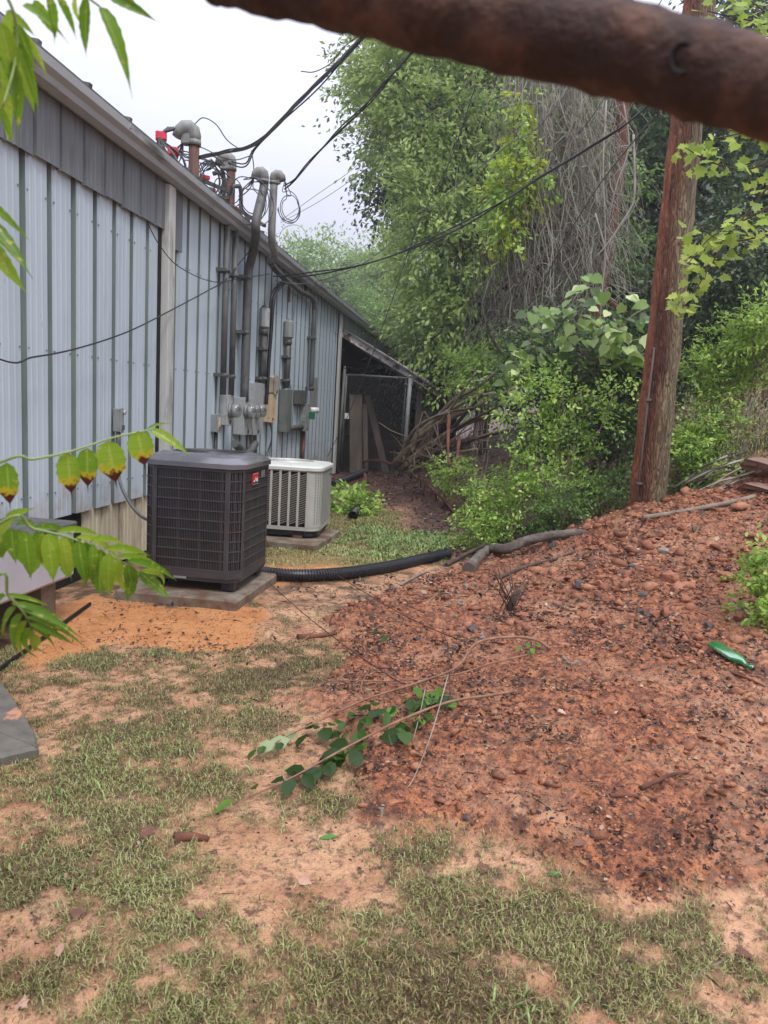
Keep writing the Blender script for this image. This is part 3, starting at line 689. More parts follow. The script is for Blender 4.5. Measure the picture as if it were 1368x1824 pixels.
for x, y in ((-.2, -.36), (.2, -.36), (.3, .3), (-.3, .3)):
    m = MB(); m.box((x-.05, y-.05, .07), (x+.05, y+.05, .105)); lparent(m, 'foot', m_rust, AW)

# whitish cabinet at the wall, mostly behind leaves
CB = empty('metal_cabinet', (-2.75, 3.6, 0), 0, 'pale lilac-grey metal duct box low against the wall behind the drooping leaves', 'cabinet')
m_cab = simple('cabinet_paint', 'a9a9b2', 'b7b7be', 4, .4, .1, .06)
m = MB(); m.box((WX+.03, 2.2, .3), (-2.5, 4.42, .63), bev=.02); m.build('box', m_cab, CB)
m = MB(); m.box((WX+.03, 2.18, .632), (-2.49, 4.44, .66), bev=.008); m.build('lid', m_galvd, CB)
for y in (2.5, 4.2): MB().box((-2.9, y, -.02), (-2.6, y+.16, .298)).build('block', m_conc, CB)
m = MB(); m.beam((onz(-5, 1195, .02)), (onz(161, 1075, .02)), .014, .02); tag(m.build('metal_bar', m_dark), 'thin dark bar lying in the orange sand left of the pad', 'bar')

# ------------------------------------------------------------------ electrical boxes on the wall
def wb(l, mm, r, t, b, dmin=0.0):
    ym = (t+b)/2; y0 = onx(l, ym, WX)[1]; d = max(ony(mm, ym, y0)[0]-WX, dmin); y1 = onx(r, ym, WX+d)[1]
    return y0, y1, d, ony(mm, b, y0)[2], ony(mm, t, y0)[2]
def ebox(name, px, lab, mat, cat='electrical box', lid=True, latch=True, d=0.0, bev=.006, parts=None):
    y0, y1, dd, z0, z1 = wb(*px, dmin=d)
    e = empty(name, (WX, y0, z0), 0, lab, cat)
    m = MB(); m.box((WX+.001, y0, z0), (WX+dd-.012, y1, z1), bev=bev); m.build('housing', mat, e)
    if lid:
        m = MB(); m.box((WX+dd-.013, y0-.004, z0-.004), (WX+dd, y1+.004, z1+.006), bev=.004); c_ = m.build('cover', mat, e)
        if latch: m = MB(); m.box((WX+dd, (y0+y1)/2-.015, z0+.02), (WX+dd+.012, (y0+y1)/2+.015, z0+.06)); m.build('latch', m_galvd, c_)
    return e, (y0, y1, dd, z0, z1)
e, bb = ebox('disconnect_box', (200, 214, 221, 728, 770), 'small grey disconnect box on the wall left of the dark air conditioner', m_boxg, d=.08)
m = MB(); m.tube([(WX+.08, bb[0]+.04, bb[4]-.03), (WX+.1, bb[0]+.04, bb[4]-.03)], .02, 10); m.build('knob', m_boxl, e)
m = MB(); m.tube([(WX+.04, bb[0]+.03, bb[3]), (WX+.04, bb[0]+.03, bb[3]-.18)], .02, 8); m.build('conduit', m_galvd, e)
pts = smooth_path([(WX+.04, bb[0]+.03, bb[3]-.17), (-2.9, 5.8, .86), (-2.82, 5.72, .7), (-2.62, 5.62, .52), (-2.4, 5.58, .47), (-2.3, 5.56, .47)], 6)
m = MB(); m.tube(pts, .013, 8); m.build('whip_cable', m_wireg, e)
e, bb = ebox('fuse_box', (375, 385, 394, 738, 770), 'small grey fuse box with a rust-stained label left of the meters', m_boxg, d=.08)
m = MB(); m.box((WX+bb[2]+.001, bb[0]+.02, bb[3]+.03), (WX+bb[2]+.003, bb[1]-.03, bb[4]-.03)); m.build('label', simple('rusty_label', 'cfc8bb', 'b9762f', 14, .6), e)
m = MB(); m.tube([(WX+.04, bb[0]+.06, bb[3]), (WX+.04, bb[0]+.06, .3)], .016, 8); m.tube([(WX+.04, bb[0]+.11, bb[3]), (WX+.04, bb[0]+.11, .3)], .012, 8); m.build('conduit', m_wire, e)
def meter(e, y, z, x, r=.085, dirty=False):
    m = MB(); m.tube([(x, y, z), (x+.03, y, z)], r*1.08, 20); g = m.build('meter_ring', m_galv, e)
    m = MB(); m.tube([(x+.03, y, z), (x+.11, y, z), (x+.125, y, z)], [r, r*.93, r*.6], 20); m.build('meter_glass', m_glass, g)
    m = MB(); m.tube([(x+.02, y, z), (x+.085, y, z)], r*.7, 16); m.box((x+.086, y-.045, z-.005), (x+.09, y+.045, z+.035), 1); m.build('meter_dial', [m_boxl, m_dark], g)
e1, b1 = ebox('meter_box', (390, 405, 415, 704, 758), 'light grey electric meter box farthest left, holding the first round glass meter', m_boxl, 'electric meter', d=.1)
meter(e1, b1[0]+.1, (b1[3]+b1[4])/2, WX+b1[2])
e2, b2 = ebox('meter_box', (415, 434, 450, 708, 775), 'rust-streaked light grey double meter box in the middle of the meter bank', m_boxl, 'electric meter', d=.14)
meter(e2, b2[0]+.07, b2[4]-.17, WX+b2[2]); meter(e2, b2[0]+.27, b2[4]-.17, WX+b2[2])
e3, b3 = ebox('panel_box', (437, 452, 470, 682, 775), 'tall narrow pale grey panel cabinet right of the meters, tallest of the bank', m_boxl, 'electrical panel', d=.11)
meter(e3, b3[0]+.12, (b3[3]+b3[4])/2-.02, WX+b3[2])
for yy in (b3[0]+.1, b3[0]+.3): m = MB(); m.tube(smooth_path([(WX+.05, yy, b3[3]), (WX+.06, yy+.03, .8), (WX+.05, yy+.1, .4)], 4), .02, 8); m.build('lower_conduit', m_galvd, e3)
e4, b4 = ebox('meter_box', (475, 481, 497, 668, 702), 'beige rounded box sitting right above the tan box', m_beige, d=.12, bev=.03)
e5, b5 = ebox('cable_box', (468, 476, 492, 703, 752), 'tan telephone box with rusty edges under the beige box', m_tan, d=.1)
for j in range(4): m = MB(); m.tube(smooth_path([(WX+.06, b5[0]+.1+.05*j, b5[3]), (WX+.1, b5[0]+.15, b5[3]-.15-.03*j), (WX+.06, b5[0]+.3-.1*j, .7)], 5), .005, 5); m.build('loose_wire', m_wire, e5)
e6, b6 = ebox('breaker_box', (496, 512, 520, 694, 770), 'tall dark green-grey breaker box under the right conduit with the oval fitting', m_boxd, 'electrical panel', d=.14)
e7, b7 = ebox('junction_box', (523, 530, 546, 695, 720), 'small dull grey square box at the foot of the rightmost conduit', m_galvd, d=.1)
e8, b8 = ebox('breaker_box', (532, 541, 550, 720, 768), 'slim grey breaker box with a green and white plug beside it, rightmost of the boxes', m_boxg, 'electrical panel', d=.12)
m = MB(); m.box((WX+.1, b8[1]+.02, b8[3]+.2), (WX+.2, b8[1]+.12, b8[3]+.32)); m.build('green_cap', m_green, e8)
m = MB(); m.tube([(WX+.12, b8[1]+.06, b8[3]+.36), (WX+.24, b8[1]+.16, b8[3]+.36)], .05, 10); m.build('white_cap', m_white, e8)
m = MB(); m.tube([(WX+.06, b6[1]-.05, 1.08), (WX+.06, b8[0]+.05, 1.08)], .045, 8); m.build('cross_conduit', m_galvd, e8)
m = MB(); m.tube([(WX+.05, b8[0]+.2, b8[3]), (WX+.05, b8[0]+.2, .35)], .035, 8); m.build('down_conduit', m_rust, e8)
p = onx(551, 725, WX); q = onx(564, 673, WX); m = MB(); m.box((WX+.005, p[1], onx(551, 725, WX)[2]), (WX+.02, q[1], q[2]), bev=.004)
tag(m.build('metal_plate', m_boxg), 'flat grey metal plate fixed to the wall right of the last conduit', 'plate')
# conduits and masts
def conduit(name, pts, r, lab, mat, straps=(), cat='conduit', sm=6):
    e = empty(name, pts[0], 0, lab, cat)
    P = smooth_path(pts, sm) if len(pts) > 2 else [np.array(p) for p in pts]
    m = MB(); m.tube(P, r, 12); m.build('pipe', mat, e)
    for s in straps:
        x, y, z = s; m = MB(); m.box((WX, y-r*2.2, z-.018), (x+r*.6, y+r*2.2, z+.018)); m.tube([(x, y, z-.02), (x, y, z+.02)], r*1.35, 10); m.build('strap', m_galvd, e)
    return e
def weatherhead(e, p, r, dirv, mat, s=1.0):
    """bent hood: a cap that curves over towards dirv"""
    p = Vector(p); d = Vector(dirv).normalized(); z = Vector((0, 0, 1))
    m = MB(); m.tube([p, p+z*.05*s], r*1.35, 12); m.build('collar', mat, e)
    P_ = [p+z*.03*s, p+z*.085*s, p+z*.13*s+d*.015*s, p+z*.155*s+d*.05*s, p+z*.15*s+d*.095*s, p+z*.115*s+d*.14*s, p+z*.06*s+d*.165*s]
    m = MB(); m.tube(P_, [r*1.2, r*1.35, r*1.5, r*1.55, r*1.45, r*1.2, r*.9], 14); m.box(p+z*.0+d*.07*s-Vector((.045, .045, 0))*s, p+z*.1*s+d*.07*s+Vector((.045, .045, 0))*s, bev=.01); m.build('hood', mat, e)
CXF = WX+.09
c1 = onx(397, 697, CXF); conduit('wall_conduit', [(CXF, c1[1], b1[4]), (CXF, c1[1], 3.4)], .035, 'leftmost of the two slim grey conduits running up to the gutter above the first meter', m_galvd, [(CXF, c1[1], 1.75), (CXF, c1[1], 2.9)])
c2 = onx(412, 697, CXF); conduit('wall_conduit', [(CXF, c2[1], b1[4]), (CXF, c2[1], 3.4)], .035, 'second slim grey conduit, just right of the leftmost one', m_galvd, [(CXF, c2[1], 1.75), (CXF, c2[1], 2.9)])
# thick mast bending round the gutter
c3 = onx(436, 690, CXF+.02); yb = c3[1]
t3 = onx(470, 322, -2.62)
M3 = conduit('service_mast', [(CXF+.02, yb, b2[4]-.05), (CXF+.02, yb, 2.6), (CXF+.02, yb, 3.0), (CXF+.07, yb-.06, 3.15), (-2.72, yb-.25, 3.27), (-2.64, yb-.45, 3.36), (-2.62, yb-.52, 3.5), (-2.62, t3[1], 3.9), (-2.62, t3[1], t3[2])], .052, 'thick dark grey conduit mast that bends out round the gutter, left of the twin tops', m_galvd, [(CXF, yb, 2.3), (CXF, yb, 2.95)], 'mast')
weatherhead(M3, (-2.62, t3[1], t3[2]-.02), .044, (-1, -.2, 0), m_galv, .68)
t4 = onx(488, 325, -2.55); q4 = onx(480, 490, -2.66)
M4 = conduit('service_mast', [(-2.72, q4[1]+.25, 3.25), (-2.60, q4[1], 3.27), (-2.56, t4[1]+.02, 3.42), (-2.55, t4[1], t4[2])], .045, 'slim silver conduit mast, rightmost of the two that stand in front of the gutter', m_galv, [], 'mast')
weatherhead(M4, (-2.55, t4[1], t4[2]-.02), .04, (1, 0, 0), m_galv, .66)
M4b = conduit('wall_conduit', [(-2.72, q4[1]+.25, 3.22), (-2.8, q4[1]+.9, 3.22), (CXF, 11.6, 3.22), (CXF, 12.55, 3.24), (CXF, 12.78, 3.12), (CXF, 12.8, 2.9), (CXF, 12.8, 1.7)], .042, 'rightmost conduit, curving under the gutter and down the wall', m_galvd, [(CXF, 12.8, 2.6), (CXF, 12.8, 1.75)], sm=8)
def riser(px0, py_t, py_b, boxpx, lab, labbox, mat, mathead):
    y0, y1, d, z0, z1 = wb(*boxpx, dmin=.1)
    zt = z0; zb = onx(px0, py_b, WX+.06)[2]; yc = (y0+y1)/2
    e = conduit('wall_conduit', [(WX+.07, yc, zt), (WX+.07, yc, zb)], .045, lab, m_galvd, [(WX+.07, yc, zt-.25), (WX+.07, yc, zb+.12)])
    m = MB(); m.box((WX+.005, y0, z0), (WX+.14, y1, z1), bev=.045); m.build('oval_fitting', mathead, e)
    m = MB(); m.tube([(WX+.07, yc, z0-.06), (WX+.07, yc, z0+.01)], .06, 12); m.build('collar', m_galvd, e)
riser(466, 590, 690, (460, 463, 477, 543, 587), 'conduit topped by a light oval conduit fitting, left of the black cable bundle', '', m_galvd, m_boxl)
riser(510, 608, 692, (503, 506, 520, 567, 605), 'conduit topped by a darker oval fitting, right of the black cable bundle', '', m_galvd, m_boxg)
# roof masts
t1 = onx(346, 255, -3.32); M1 = conduit('service_mast', [(-3.32, t1[1], 3.45), (-3.32, t1[1], t1[2])], .058, 'rusty brown service mast with a big grey weatherhead and red tape, nearest on the roof', m_rust, [], 'mast')
weatherhead(M1, (-3.32, t1[1], t1[2]-.03), .056, (-1, -.35, 0), m_galv, 1.15)
t2 = onx(412, 300, -3.32); M2 = conduit('service_mast', [(-3.32, t2[1], 3.5), (-3.32, t2[1], t2[2])], .055, 'dark rusty service mast behind the nearest one, with thin pipes alongside', m_rust, [], 'mast')
weatherhead(M2, (-3.32, t2[1], t2[2]-.03), .05, (-1, -.35, 0), m_galv, 1.0)
for dx, dz in ((-.1, -.12), (.13, -.28)):
    m = MB(); m.tube(smooth_path([(-3.32+dx, t2[1]+.02, 3.5), (-3.32+dx, t2[1]+.02, t2[2]+dz), (-3.36+dx, t2[1]-.05, t2[2]+dz+.05), (-3.42+dx, t2[1]-.1, t2[2]+dz+.02)], 4), .027, 8); m.build('side_pipe', m_galvd, M2)
m = MB(); m.beam(tuple(Vector((-3.32, t2[1], 3.95))), (-2.62, t3[1]+.1, 3.52), .035, .035); m.build('brace', m_rust, M2)
m = MB(); m.beam((-3.32, t1[1]+.02, t1[2]-.35), (-3.3, t2[1], t2[2]-.3), .03, .04); m.build('brace', m_galvd, M1)
# drip loops of the service wires
def loopset(e, top, cent, rad, n, r=.009, seed=1, mat=None, plane=(1, 0, 0)):
    rr = random.Random(seed)
    for i in range(n):
        a0 = rr.uniform(0, .7); R0 = rad*rr.uniform(.55, 1.1); P = [top]
        ox, oy = rr.uniform(-.05, .05), rr.uniform(-.12, .12)
        for k_ in range(9):
            a = math.pi*.5+a0+k_*.62*(1 if i % 2 else -1)
            P.append((cent[0]+ox+R0*math.cos(a)*.75, cent[1]+oy+R0*math.cos(a)*.6, cent[2]+R0*1.15*math.sin(a)))
        m = MB(); m.tube(smooth_path(P, 4), r, 5); m.build('service_wire', mat or (m_wire if i % 2 else m_wireg), e)
for i in range(5):
    a = Vector((-3.32, t1[1], t1[2]+.17))+Vector((-.26+.03*i, -.09, -.04))
    m = MB(); m.tube(smooth_path([a, a+Vector((-.08-.03*i, -.05, -.12)), a+Vector((-.12+.05*i, -.06, -.35)), a+Vector((-.05+.04*i, -.02, -.6-.03*i))], 6), .013, 6); m.build('service_wire', m_wireg if i % 2 else m_wire, M1)
loopset(M1, (-3.45, t1[1], t1[2]+.0), (-3.46, t1[1], t1[2]-.3), .2, 9, .007, 3)
loopset(M1, (-3.2, t1[1]+.2, t1[2]-.1), (-3.1, t1[1]+.5, t1[2]-.35), .16, 4, .006, 13)
for i, (dx, dz) in enumerate(((-.34, .03), (-.2, -.13))):
    c_ = Vector((-3.32+dx, t1[1]-.1, t1[2]+dz)); m = MB(); m.box(c_-Vector((.06, .05, .045)), c_+Vector((.06, .05, .045)), rz=.4, bev=.01); m.build('red_tape', m_red, M1)
loopset(M2, (-3.5, t2[1], t2[2]+.05), (-3.55, t2[1]-.1, t2[2]-.2), .26, 13, .007, 4)
for dx, dz in ((-.3, -.15), (-.22, -.3)):
    c_ = Vector((-3.32+dx, t2[1]-.1, t2[2]+dz)); m = MB(); m.box(c_-Vector((.05, .04, .025)), c_+Vector((.05, .04, .025)), rz=.6, bev=.008); m.build('red_tape', m_red, M2)
loopset(M3, (-2.74, t3[1], t3[2]+.02), (-2.72, t3[1]-.1, t3[2]-.25), .22, 7, .006, 5)
loopset(M4, (-2.42, t4[1], t4[2]+.02), (-2.38, t4[1]+.1, t4[2]-.25), .15, 4, .005, 6)
m = MB(); m.tube([(-2.3+.16*math.cos(a), t4[1]+.05*math.sin(a), 3.42+.15*math.sin(a)) for a in np.linspace(-2, 4.6, 30)], .003, 4); m.build('wire_coil', m_wireg, M4)

# ------------------------------------------------------------------ cables in the air
def wire(pts, y0, y1, r, lab, mat=None, strands=1, group=None, n=10, end=None, name='overhead_cable', cat='cable', start=None):
    """pts in the photograph, distance running from y0 to y1"""
    L_ = np.cumsum([0]+[math.hypot(pts[i+1][0]-pts[i][0], pts[i+1][1]-pts[i][1]) for i in range(len(pts)-1)]); L_ /= L_[-1]
    P = [ony(a, b, y0+(y1-y0)*t) for (a, b), t in zip(pts, L_)]
    if start is not None: P = [np.array(start)]+P
    if end is not None: P = P+[np.array(end)]
    P = smooth_path(P, n); m = MB()
    if strands == 1: m.tube(P, r, 6)
    else:
        for s in range(strands):
            Q = []
            for i, p in enumerate(P):
                a = i*.13+s*2*math.pi/strands; w2 = r*1.5*(1+.9*math.sin(i*.16+s*1.3)); Q.append(p+np.array([math.cos(a)*w2, 0, math.sin(a)*w2]))
            m.tube(Q, r, 5)
    return tag(m.build(name, mat or m_wire), lab, cat, group)
PT = np.array([1.66, 7.45, 8.2]); PT2 = np.array([1.66, 7.5, 7.6])
wire([(352, 283), (400, 272), (445, 262), (480, 236), (520, 193), (560, 152), (600, 112), (645, 66)], t1[1], 8.6, .0085, 'thick twisted bundle of service cables rising from the roof masts to the utility pole', strands=5, end=PT)
wire([(436, 295), (455, 265), (490, 228), (540, 180), (590, 128), (635, 76)], 9.4, 8.7, .009, 'pair of twisted cables alongside the thick bundle above the roof', strands=2, start=(-3.4, t2[1], t2[2]+.1), end=PT+np.array([.1, 0, -.1]))
wire([(508, 335), (528, 318), (560, 280), (600, 238), (650, 190), (690, 143), (735, 92)], t4[1], 8.4, .008, 'twisted cable climbing from the right-hand mast towards the pole', strands=3, end=PT2)
wire([(490, 492), (550, 489), (620, 478), (700, 455), (790, 418), (880, 368), (960, 318), (1050, 262), (1140, 200)], q4[1], 7.7, .009, 'heavy double cable sagging from the gutter across the trees to the pole', strands=2, end=(1.72, 7.4, 4.9))
wire([(490, 500), (545, 505), (630, 478), (700, 430), (800, 342), (900, 262), (990, 190)], q4[1]+.1, 8.2, .005, 'thin wire crossing in front of the pale trees above the heavy cable', mat=m_wireg, end=(1.6, 7.5, 6.2))
wire([(545, 512), (600, 505), (660, 492), (720, 470), (820, 400), (910, 330), (1000, 255), (1060, 200)], 12.6, 8.5, .005, 'thin wire running from the curved conduit through the vines', mat=m_wireg, end=(1.6, 7.5, 5.7))
wire([(500, 393), (560, 350), (620, 308), (670, 265), (760, 195), (850, 130)], 9.3, 8.4, .003, 'upper of two hair-thin wires against the sky', mat=m_wireg, end=(1.6, 7.4, 6.9))
wire([(500, 397), (570, 358), (630, 318), (675, 285), (780, 210), (880, 140)], 9.3, 8.4, .003, 'lower of two hair-thin wires against the sky', mat=m_wireg, end=(1.6, 7.4, 6.7))
wire([(1168, 205), (1120, 262), (1060, 340), (1000, 440), (960, 520)], 7.6, 12, .008, 'dark guy wire slanting down from the pole in front of the dead vines', mat=m_wireg)
wire([(848, 150), (800, 290), (745, 400), (700, 530), (660, 640), (620, 740), (590, 800), (575, 830)], 9.5, 15.2, .008, 'long thin guy wire dropping to the corner trim past the lean-to', mat=m_wireg)
_ww = [onx(a, b, -2.86) for a, b in ((0, 640), (60, 636), (140, 620), (230, 590), (310, 550), (370, 518), (400, 500))]
m = MB(); m.tube(smooth_path([(-2.87, 3.2, 1.9)]+_ww+[onx(430, 465, -2.84), onx(462, 425, -2.66)], 8), .006, 6); tag(m.build('wall_cable', m_wire), 'thin black wire sagging across the near wall panels', 'cable')
if 0: wire([(0, 640), (60, 636), (140, 620), (230, 590), (310, 550), (370, 518), (400, 500), (445, 445), (462, 425)], 3.9, 9.0, .006, 'thin black wire sagging across the near wall panels', start=(-2.87, 3.2, 1.95))
m = MB(); m.tube(smooth_path([onx(a, b, -2.84) for a, b in ((264, 400), (285, 438), (320, 476), (380, 502), (430, 496), (480, 488))], 8), .0045, 6); tag(m.build('wall_cable', m_wire), 'thin black wire looping from the grey siding along the wall under the gutter', 'cable')
if 0: wire([(264, 400), (285, 438), (320, 476), (380, 502), (430, 496), (480, 488)], 6.7, q4[1], .0045, 'thin black wire looping from the grey siding along the wall under the gutter')
wire([(556, 540), (575, 570), (590, 588), (602, 598)], 12.9, 15.4, .006, 'short wire drooping from the curved conduit to the corner trim')
wire([(448, 268), (452, 300), (448, 330), (436, 345), (425, 350)], 9.2, 9.4, .007, 'short black wire hanging from the cable bundle to the rusty mast pipes')
wire([(346, 222), (362, 210), (385, 222), (405, 250), (430, 268)], t1[1], 9.0, .006, 'single wire arching from the nearest weatherhead up into the cable bundle')
wire([(345, 262), (362, 264), (395, 280), (420, 285), (445, 278)], t1[1], 9.0, .006, 'wire running flat from the nearest rusty mast into the bundle')
def onwall(pts, x=WX+.12): return [onx(a, b, x) for a, b in pts]
m = MB()
for s in range(5):
    P = smooth_path([p+np.array([.02*math.sin(s*2), .05*math.cos(s*1.7), 0]) for p in onwall([(508, 500), (490, 520), (484, 545), (481, 590), (477, 640), (474, 690), (472, 720)])], 6); m.tube(P, .012, 5)
tag(m.build('cable_bundle', m_wire), 'black bundle of cables dropping down the wall between the two oval fittings', 'cables')
m = MB(); m.tube(smooth_path(onwall([(525, 530), (523, 560), (519, 600), (517, 650), (516, 680), (519, 695)]), 6), .007, 5)
tag(m.build('wall_wire', m_wireg), 'thin pale wire wandering down the wall right of the darker oval fitting', 'wire')
m = MB(); m.tube(smooth_path(onwall([(418, 790), (440, 808), (455, 790)], WX+.15), 6), .05, 8); tag(m.build('flexible_duct', m_galvd), 'grey flexible conduit looping below the meter boxes', 'conduit')

# ------------------------------------------------------------------ utility pole
UP = empty('utility_pole', (1.72, 7.5, .5), 0, 'stout reddish-brown wooden utility pole standing at the edge of the bank', 'utility pole')
k = NT('pole_wood'); v = k.pos
sx = k.n('ShaderNodeSeparateXYZ'); k.l(v, sx.inputs[0])
g1 = k.noise(7, 6, .7, stretch=(1, 1, .12), dist=1.5); g2 = k.noise(3, 3, .5, stretch=(1, 1, .25))
wv = k.n('ShaderNodeTexWave', wave_type='BANDS', bands_direction='X'); wv.inputs['Scale'].default_value = 9; wv.inputs['Distortion'].default_value = 16; wv.inputs['Detail'].default_value = 3; wv.inputs['Detail Scale'].default_value = 2.5
mp = k.n('ShaderNodeMapping'); mp.inputs['Scale'].default_value = (1, 1, .16); k.l(v, mp.inputs['Vector']); k.l(mp.outputs[0], wv.inputs['Vector'])
red = k.ramp(g1, [(.3, '4a2a20'), (.5, '6b4230'), (.7, '8d6a4e')]); gry = k.ramp(g1, [(.3, '6b5f4d'), (.6, '8d8467'), (.8, '9d977c')])
side = k.math('ADD', k.math('MULTIPLY', k.math('SUBTRACT', sx.outputs['X'], 1.70), 4.5), k.math('MULTIPLY', g2, 1.1))
c = k.mix(k.ramp(side, [(.45, 0.0), (.95, 1.0)]), red, gry)
bare = k.math('ADD', k.math('MULTIPLY', k.math('SUBTRACT', sx.outputs['X'], 1.625), -9.0), k.math('MULTIPLY', g2, .5))
c = k.mix(k.ramp(bare, [(.3, 0.0), (.42, 1.0)]), c, k.ramp(g1, [(.3, '8a4a30'), (.7, 'b87454')]))
c = k.mix(k.math('MULTIPLY', k.ramp(wv.outputs['Fac'], [(.3, 0.0), (.6, .55)]), .6), c, '3a241c')
k.col(c); k.rough(.75, 0, .3); k.bump(k.math('ADD', wv.outputs['Fac'], g1), 1.0, .02)
m = MB(); P = []; rs = []
for i in range(60):
    t = i/59; P.append((1.735+.0*t-.03*t, 7.5, .3+t*9.2)); rs.append(.172-.062*t+.006*math.sin(i*1.7))
m.tube(P, rs, 28, jit=.018); m.build('shaft', k.m, UP)
m = MB(); m.tube([(1.60, 7.37, .4), (1.62, 7.375, 2.2)], .011, 6); m.build('ground_wire_moulding', m_wood2, UP)
for z in (.9, 1.7): MB().box((1.585, 7.345, z), (1.64, 7.37, z+.02)).build('staple', m_galvd, UP)
for i in range(14):
    a = random.uniform(-2.6, -.6); z = random.uniform(.8, 4.4); rr = .166-.0065*z; h_ = random.uniform(.2, .7); m = MB()
    m.tube([(1.73+rr*math.cos(a), 7.5+rr*math.sin(a), z), (1.728+rr*math.cos(a+.02), 7.5+rr*math.sin(a+.02), z+h_*.5), (1.726+rr*math.cos(a), 7.5+rr*math.sin(a), z+h_)], [.001, .006, .001], 4, cap=False); m.build('drying_crack', m_dark, UP)
m = MB(); m.box((1.0, 7.42, 8.6), (2.5, 7.53, 8.72)); m.build('crossarm', m_wood2, UP)
# ------------------------------------------------------------------ leaves and plants
def T_diamond(): return np.array([(0, 0, 0), (.5, .28, .05), (1, 0, 0), (.5, -.28, .05)]), np.array([(0, 1, 2), (0, 2, 3)])
def T_ovate():
    V = [(0, 0, 0), (.3, .3, .06), (.65, .27, .04), (1, 0, -.06), (.65, -.27, .04), (.3, -.3, .06), (.35, 0, .0), (.68, 0, .0)]
    return np.array(V), np.array([(0, 1, 6), (1, 2, 6), (2, 7, 6), (2, 3, 7), (3, 4, 7), (4, 6, 7), (4, 5, 6), (5, 0, 6)])
def T_heart():
    V = [(0, 0, 0), (-.1, .3, .02), (.15, .5, .03), (.5, .42, .0), (1, 0, -.12), (.5, -.42, .0), (.15, -.5, .03), (-.1, -.3, .02), (.35, 0, -.05)]
    return np.array(V), np.array([(0, 8, 1), (1, 8, 2), (2, 8, 3), (3, 8, 4), (4, 8, 5), (5, 8, 6), (6, 8, 7), (7, 8, 0)])
def T_maple():
    pts = [(0, 0), (.05, .22), (-.05, .42), (.22, .36), (.3, .55), (.42, .3), (.62, .38), (.7, .14), (1, 0)]
    V = [(x, y, .04*abs(y)) for x, y in pts]+[(x, -y, .04*abs(y)) for x, y in pts[1:-1][::-1]]; n = len(V)
    V.append((.35, 0, -.02)); return np.array(V), np.array([(i, n, (i+1) % n) for i in range(n)])[:, ::-1]
def scatter(T, pos, dirs, nrm, size, width=1.0):
    V, F = T; n = len(pos); d = dirs/np.linalg.norm(dirs, axis=1, keepdims=True)
    s = np.cross(nrm, d); s /= np.linalg.norm(s, axis=1, keepdims=True)+1e-9; u = np.cross(d, s)
    size = np.broadcast_to(np.asarray(size, float), (n,))[:, None, None]
    P = pos[:, None]+size*(V[None, :, 0, None]*d[:, None]+width*V[None, :, 1, None]*s[:, None]+V[None, :, 2, None]*u[:, None])
    FF = (F[None]+(np.arange(n)*len(V))[:, None, None]).reshape(-1, F.shape[1])
    return P.reshape(-1, 3), FF
def unit(v): return v/(np.linalg.norm(v, axis=-1, keepdims=True)+1e-9)
def foliage(name, blobs, nclump, per, leaf, mat, parent, T=None, clump_r=.3, droop=.3, flat=.5, width=1.0, jit=.5, shell=.55, g=None):
    """clumps of leaves spread through ellipsoids; each clump is a spray with its own tone"""
    g = g or rng; T = T or T_diamond(); vol = np.array([b[3]*b[4]*b[5] for b in blobs])**(2/3.); vol /= vol.sum()
    which = g.choice(len(blobs), nclump, p=vol); B_ = np.array(blobs)[which]
    d = unit(g.normal(size=(nclump, 3))); rad = shell+(1-shell)*g.random(nclump)**.6; rad *= 1+.22*g.normal(size=nclump)*.5
    C_ = B_[:, :3]+d*rad[:, None]*B_[:, 3:6]
    tone = np.clip(.5+.27*g.normal(size=nclump), 0, 1)
    n = nclump*per; ci = np.repeat(np.arange(nclump), per)
    ax = unit(d*.9+g.normal(size=(nclump, 3))*.4+np.array([0, 0, -droop])); L = g.random(n)
    cr = clump_r*(.6+.8*g.random(nclump))[ci]
    off = ax[ci]*(L*cr*2)[:, None]+g.normal(size=(n, 3))*(cr*.3)[:, None]*np.array([1, 1, flat])
    off[:, 2] -= droop*(L**2)*cr
    pos = C_[ci]+off
    dirs = unit(ax[ci]+g.normal(size=(n, 3))*jit+np.array([0, 0, -.15-droop*.4])); nr = unit(np.array([0, 0, 1.])+g.normal(size=(n, 3))*.45)
    sz = leaf*(.65+.7*g.random(n)); P, F = scatter(T, pos, dirs, nr, sz, width)
    tint = np.clip(tone[ci]+.16*g.normal(size=n), 0, 1)
    me = fastmesh(name, P, F, mat, dict(tint=np.repeat(tint, len(T[0]))))
    return link(name, me, parent), C_
def pxblob(px, py, r, y, sy=1.0, sz=1.0):
    c_ = ony(px, py, y); k_ = r/FPX*y
    return (c_[0], c_[1], c_[2], k_, k_*sy, k_*sz)
def limbs(m, root, targets, r0, seg=5, sag=.0, n=6, jit=.12, g=None):
    g = g or rng
    for t in targets:
        a = np.array(root, float); b = np.array(t, float); d = np.linalg.norm(b-a); P = []
        for i in range(seg+1):
            u = i/seg; p = a*(1-u)+b*u; p[2] += sag*d*math.sin(math.pi*u); p += g.normal(size=3)*jit*d*.25*(0 < i < seg); P.append(p)
        P = smooth_path(P, 2); m.tube(P, list(np.linspace(r0, max(r0*.22, .004), len(P))), n)
m_bark = simple('bark', '3b2f28', '5d4c40', 9, .9, 0, .6, 20, .02, stretch=(1, 1, .25))
m_barkl = simple('bark_pale', '6b6055', '8d8172', 9, .9, 0, .5, 20, .02, stretch=(1, 1, .3))
m_barkr = simple('bark_reddish', '4a2c22', '7a4d3a', 9, .9, 0, .6, 20, .02, stretch=(1, 1, .3))
m_locust = leafmat('locust_leaf', '5d7336', '8ba456', 'c2d486', .45)
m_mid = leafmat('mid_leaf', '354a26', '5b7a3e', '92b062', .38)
m_far = leafmat('far_leaf', '5a7446', '7f9c5c', 'adc57c', .42)
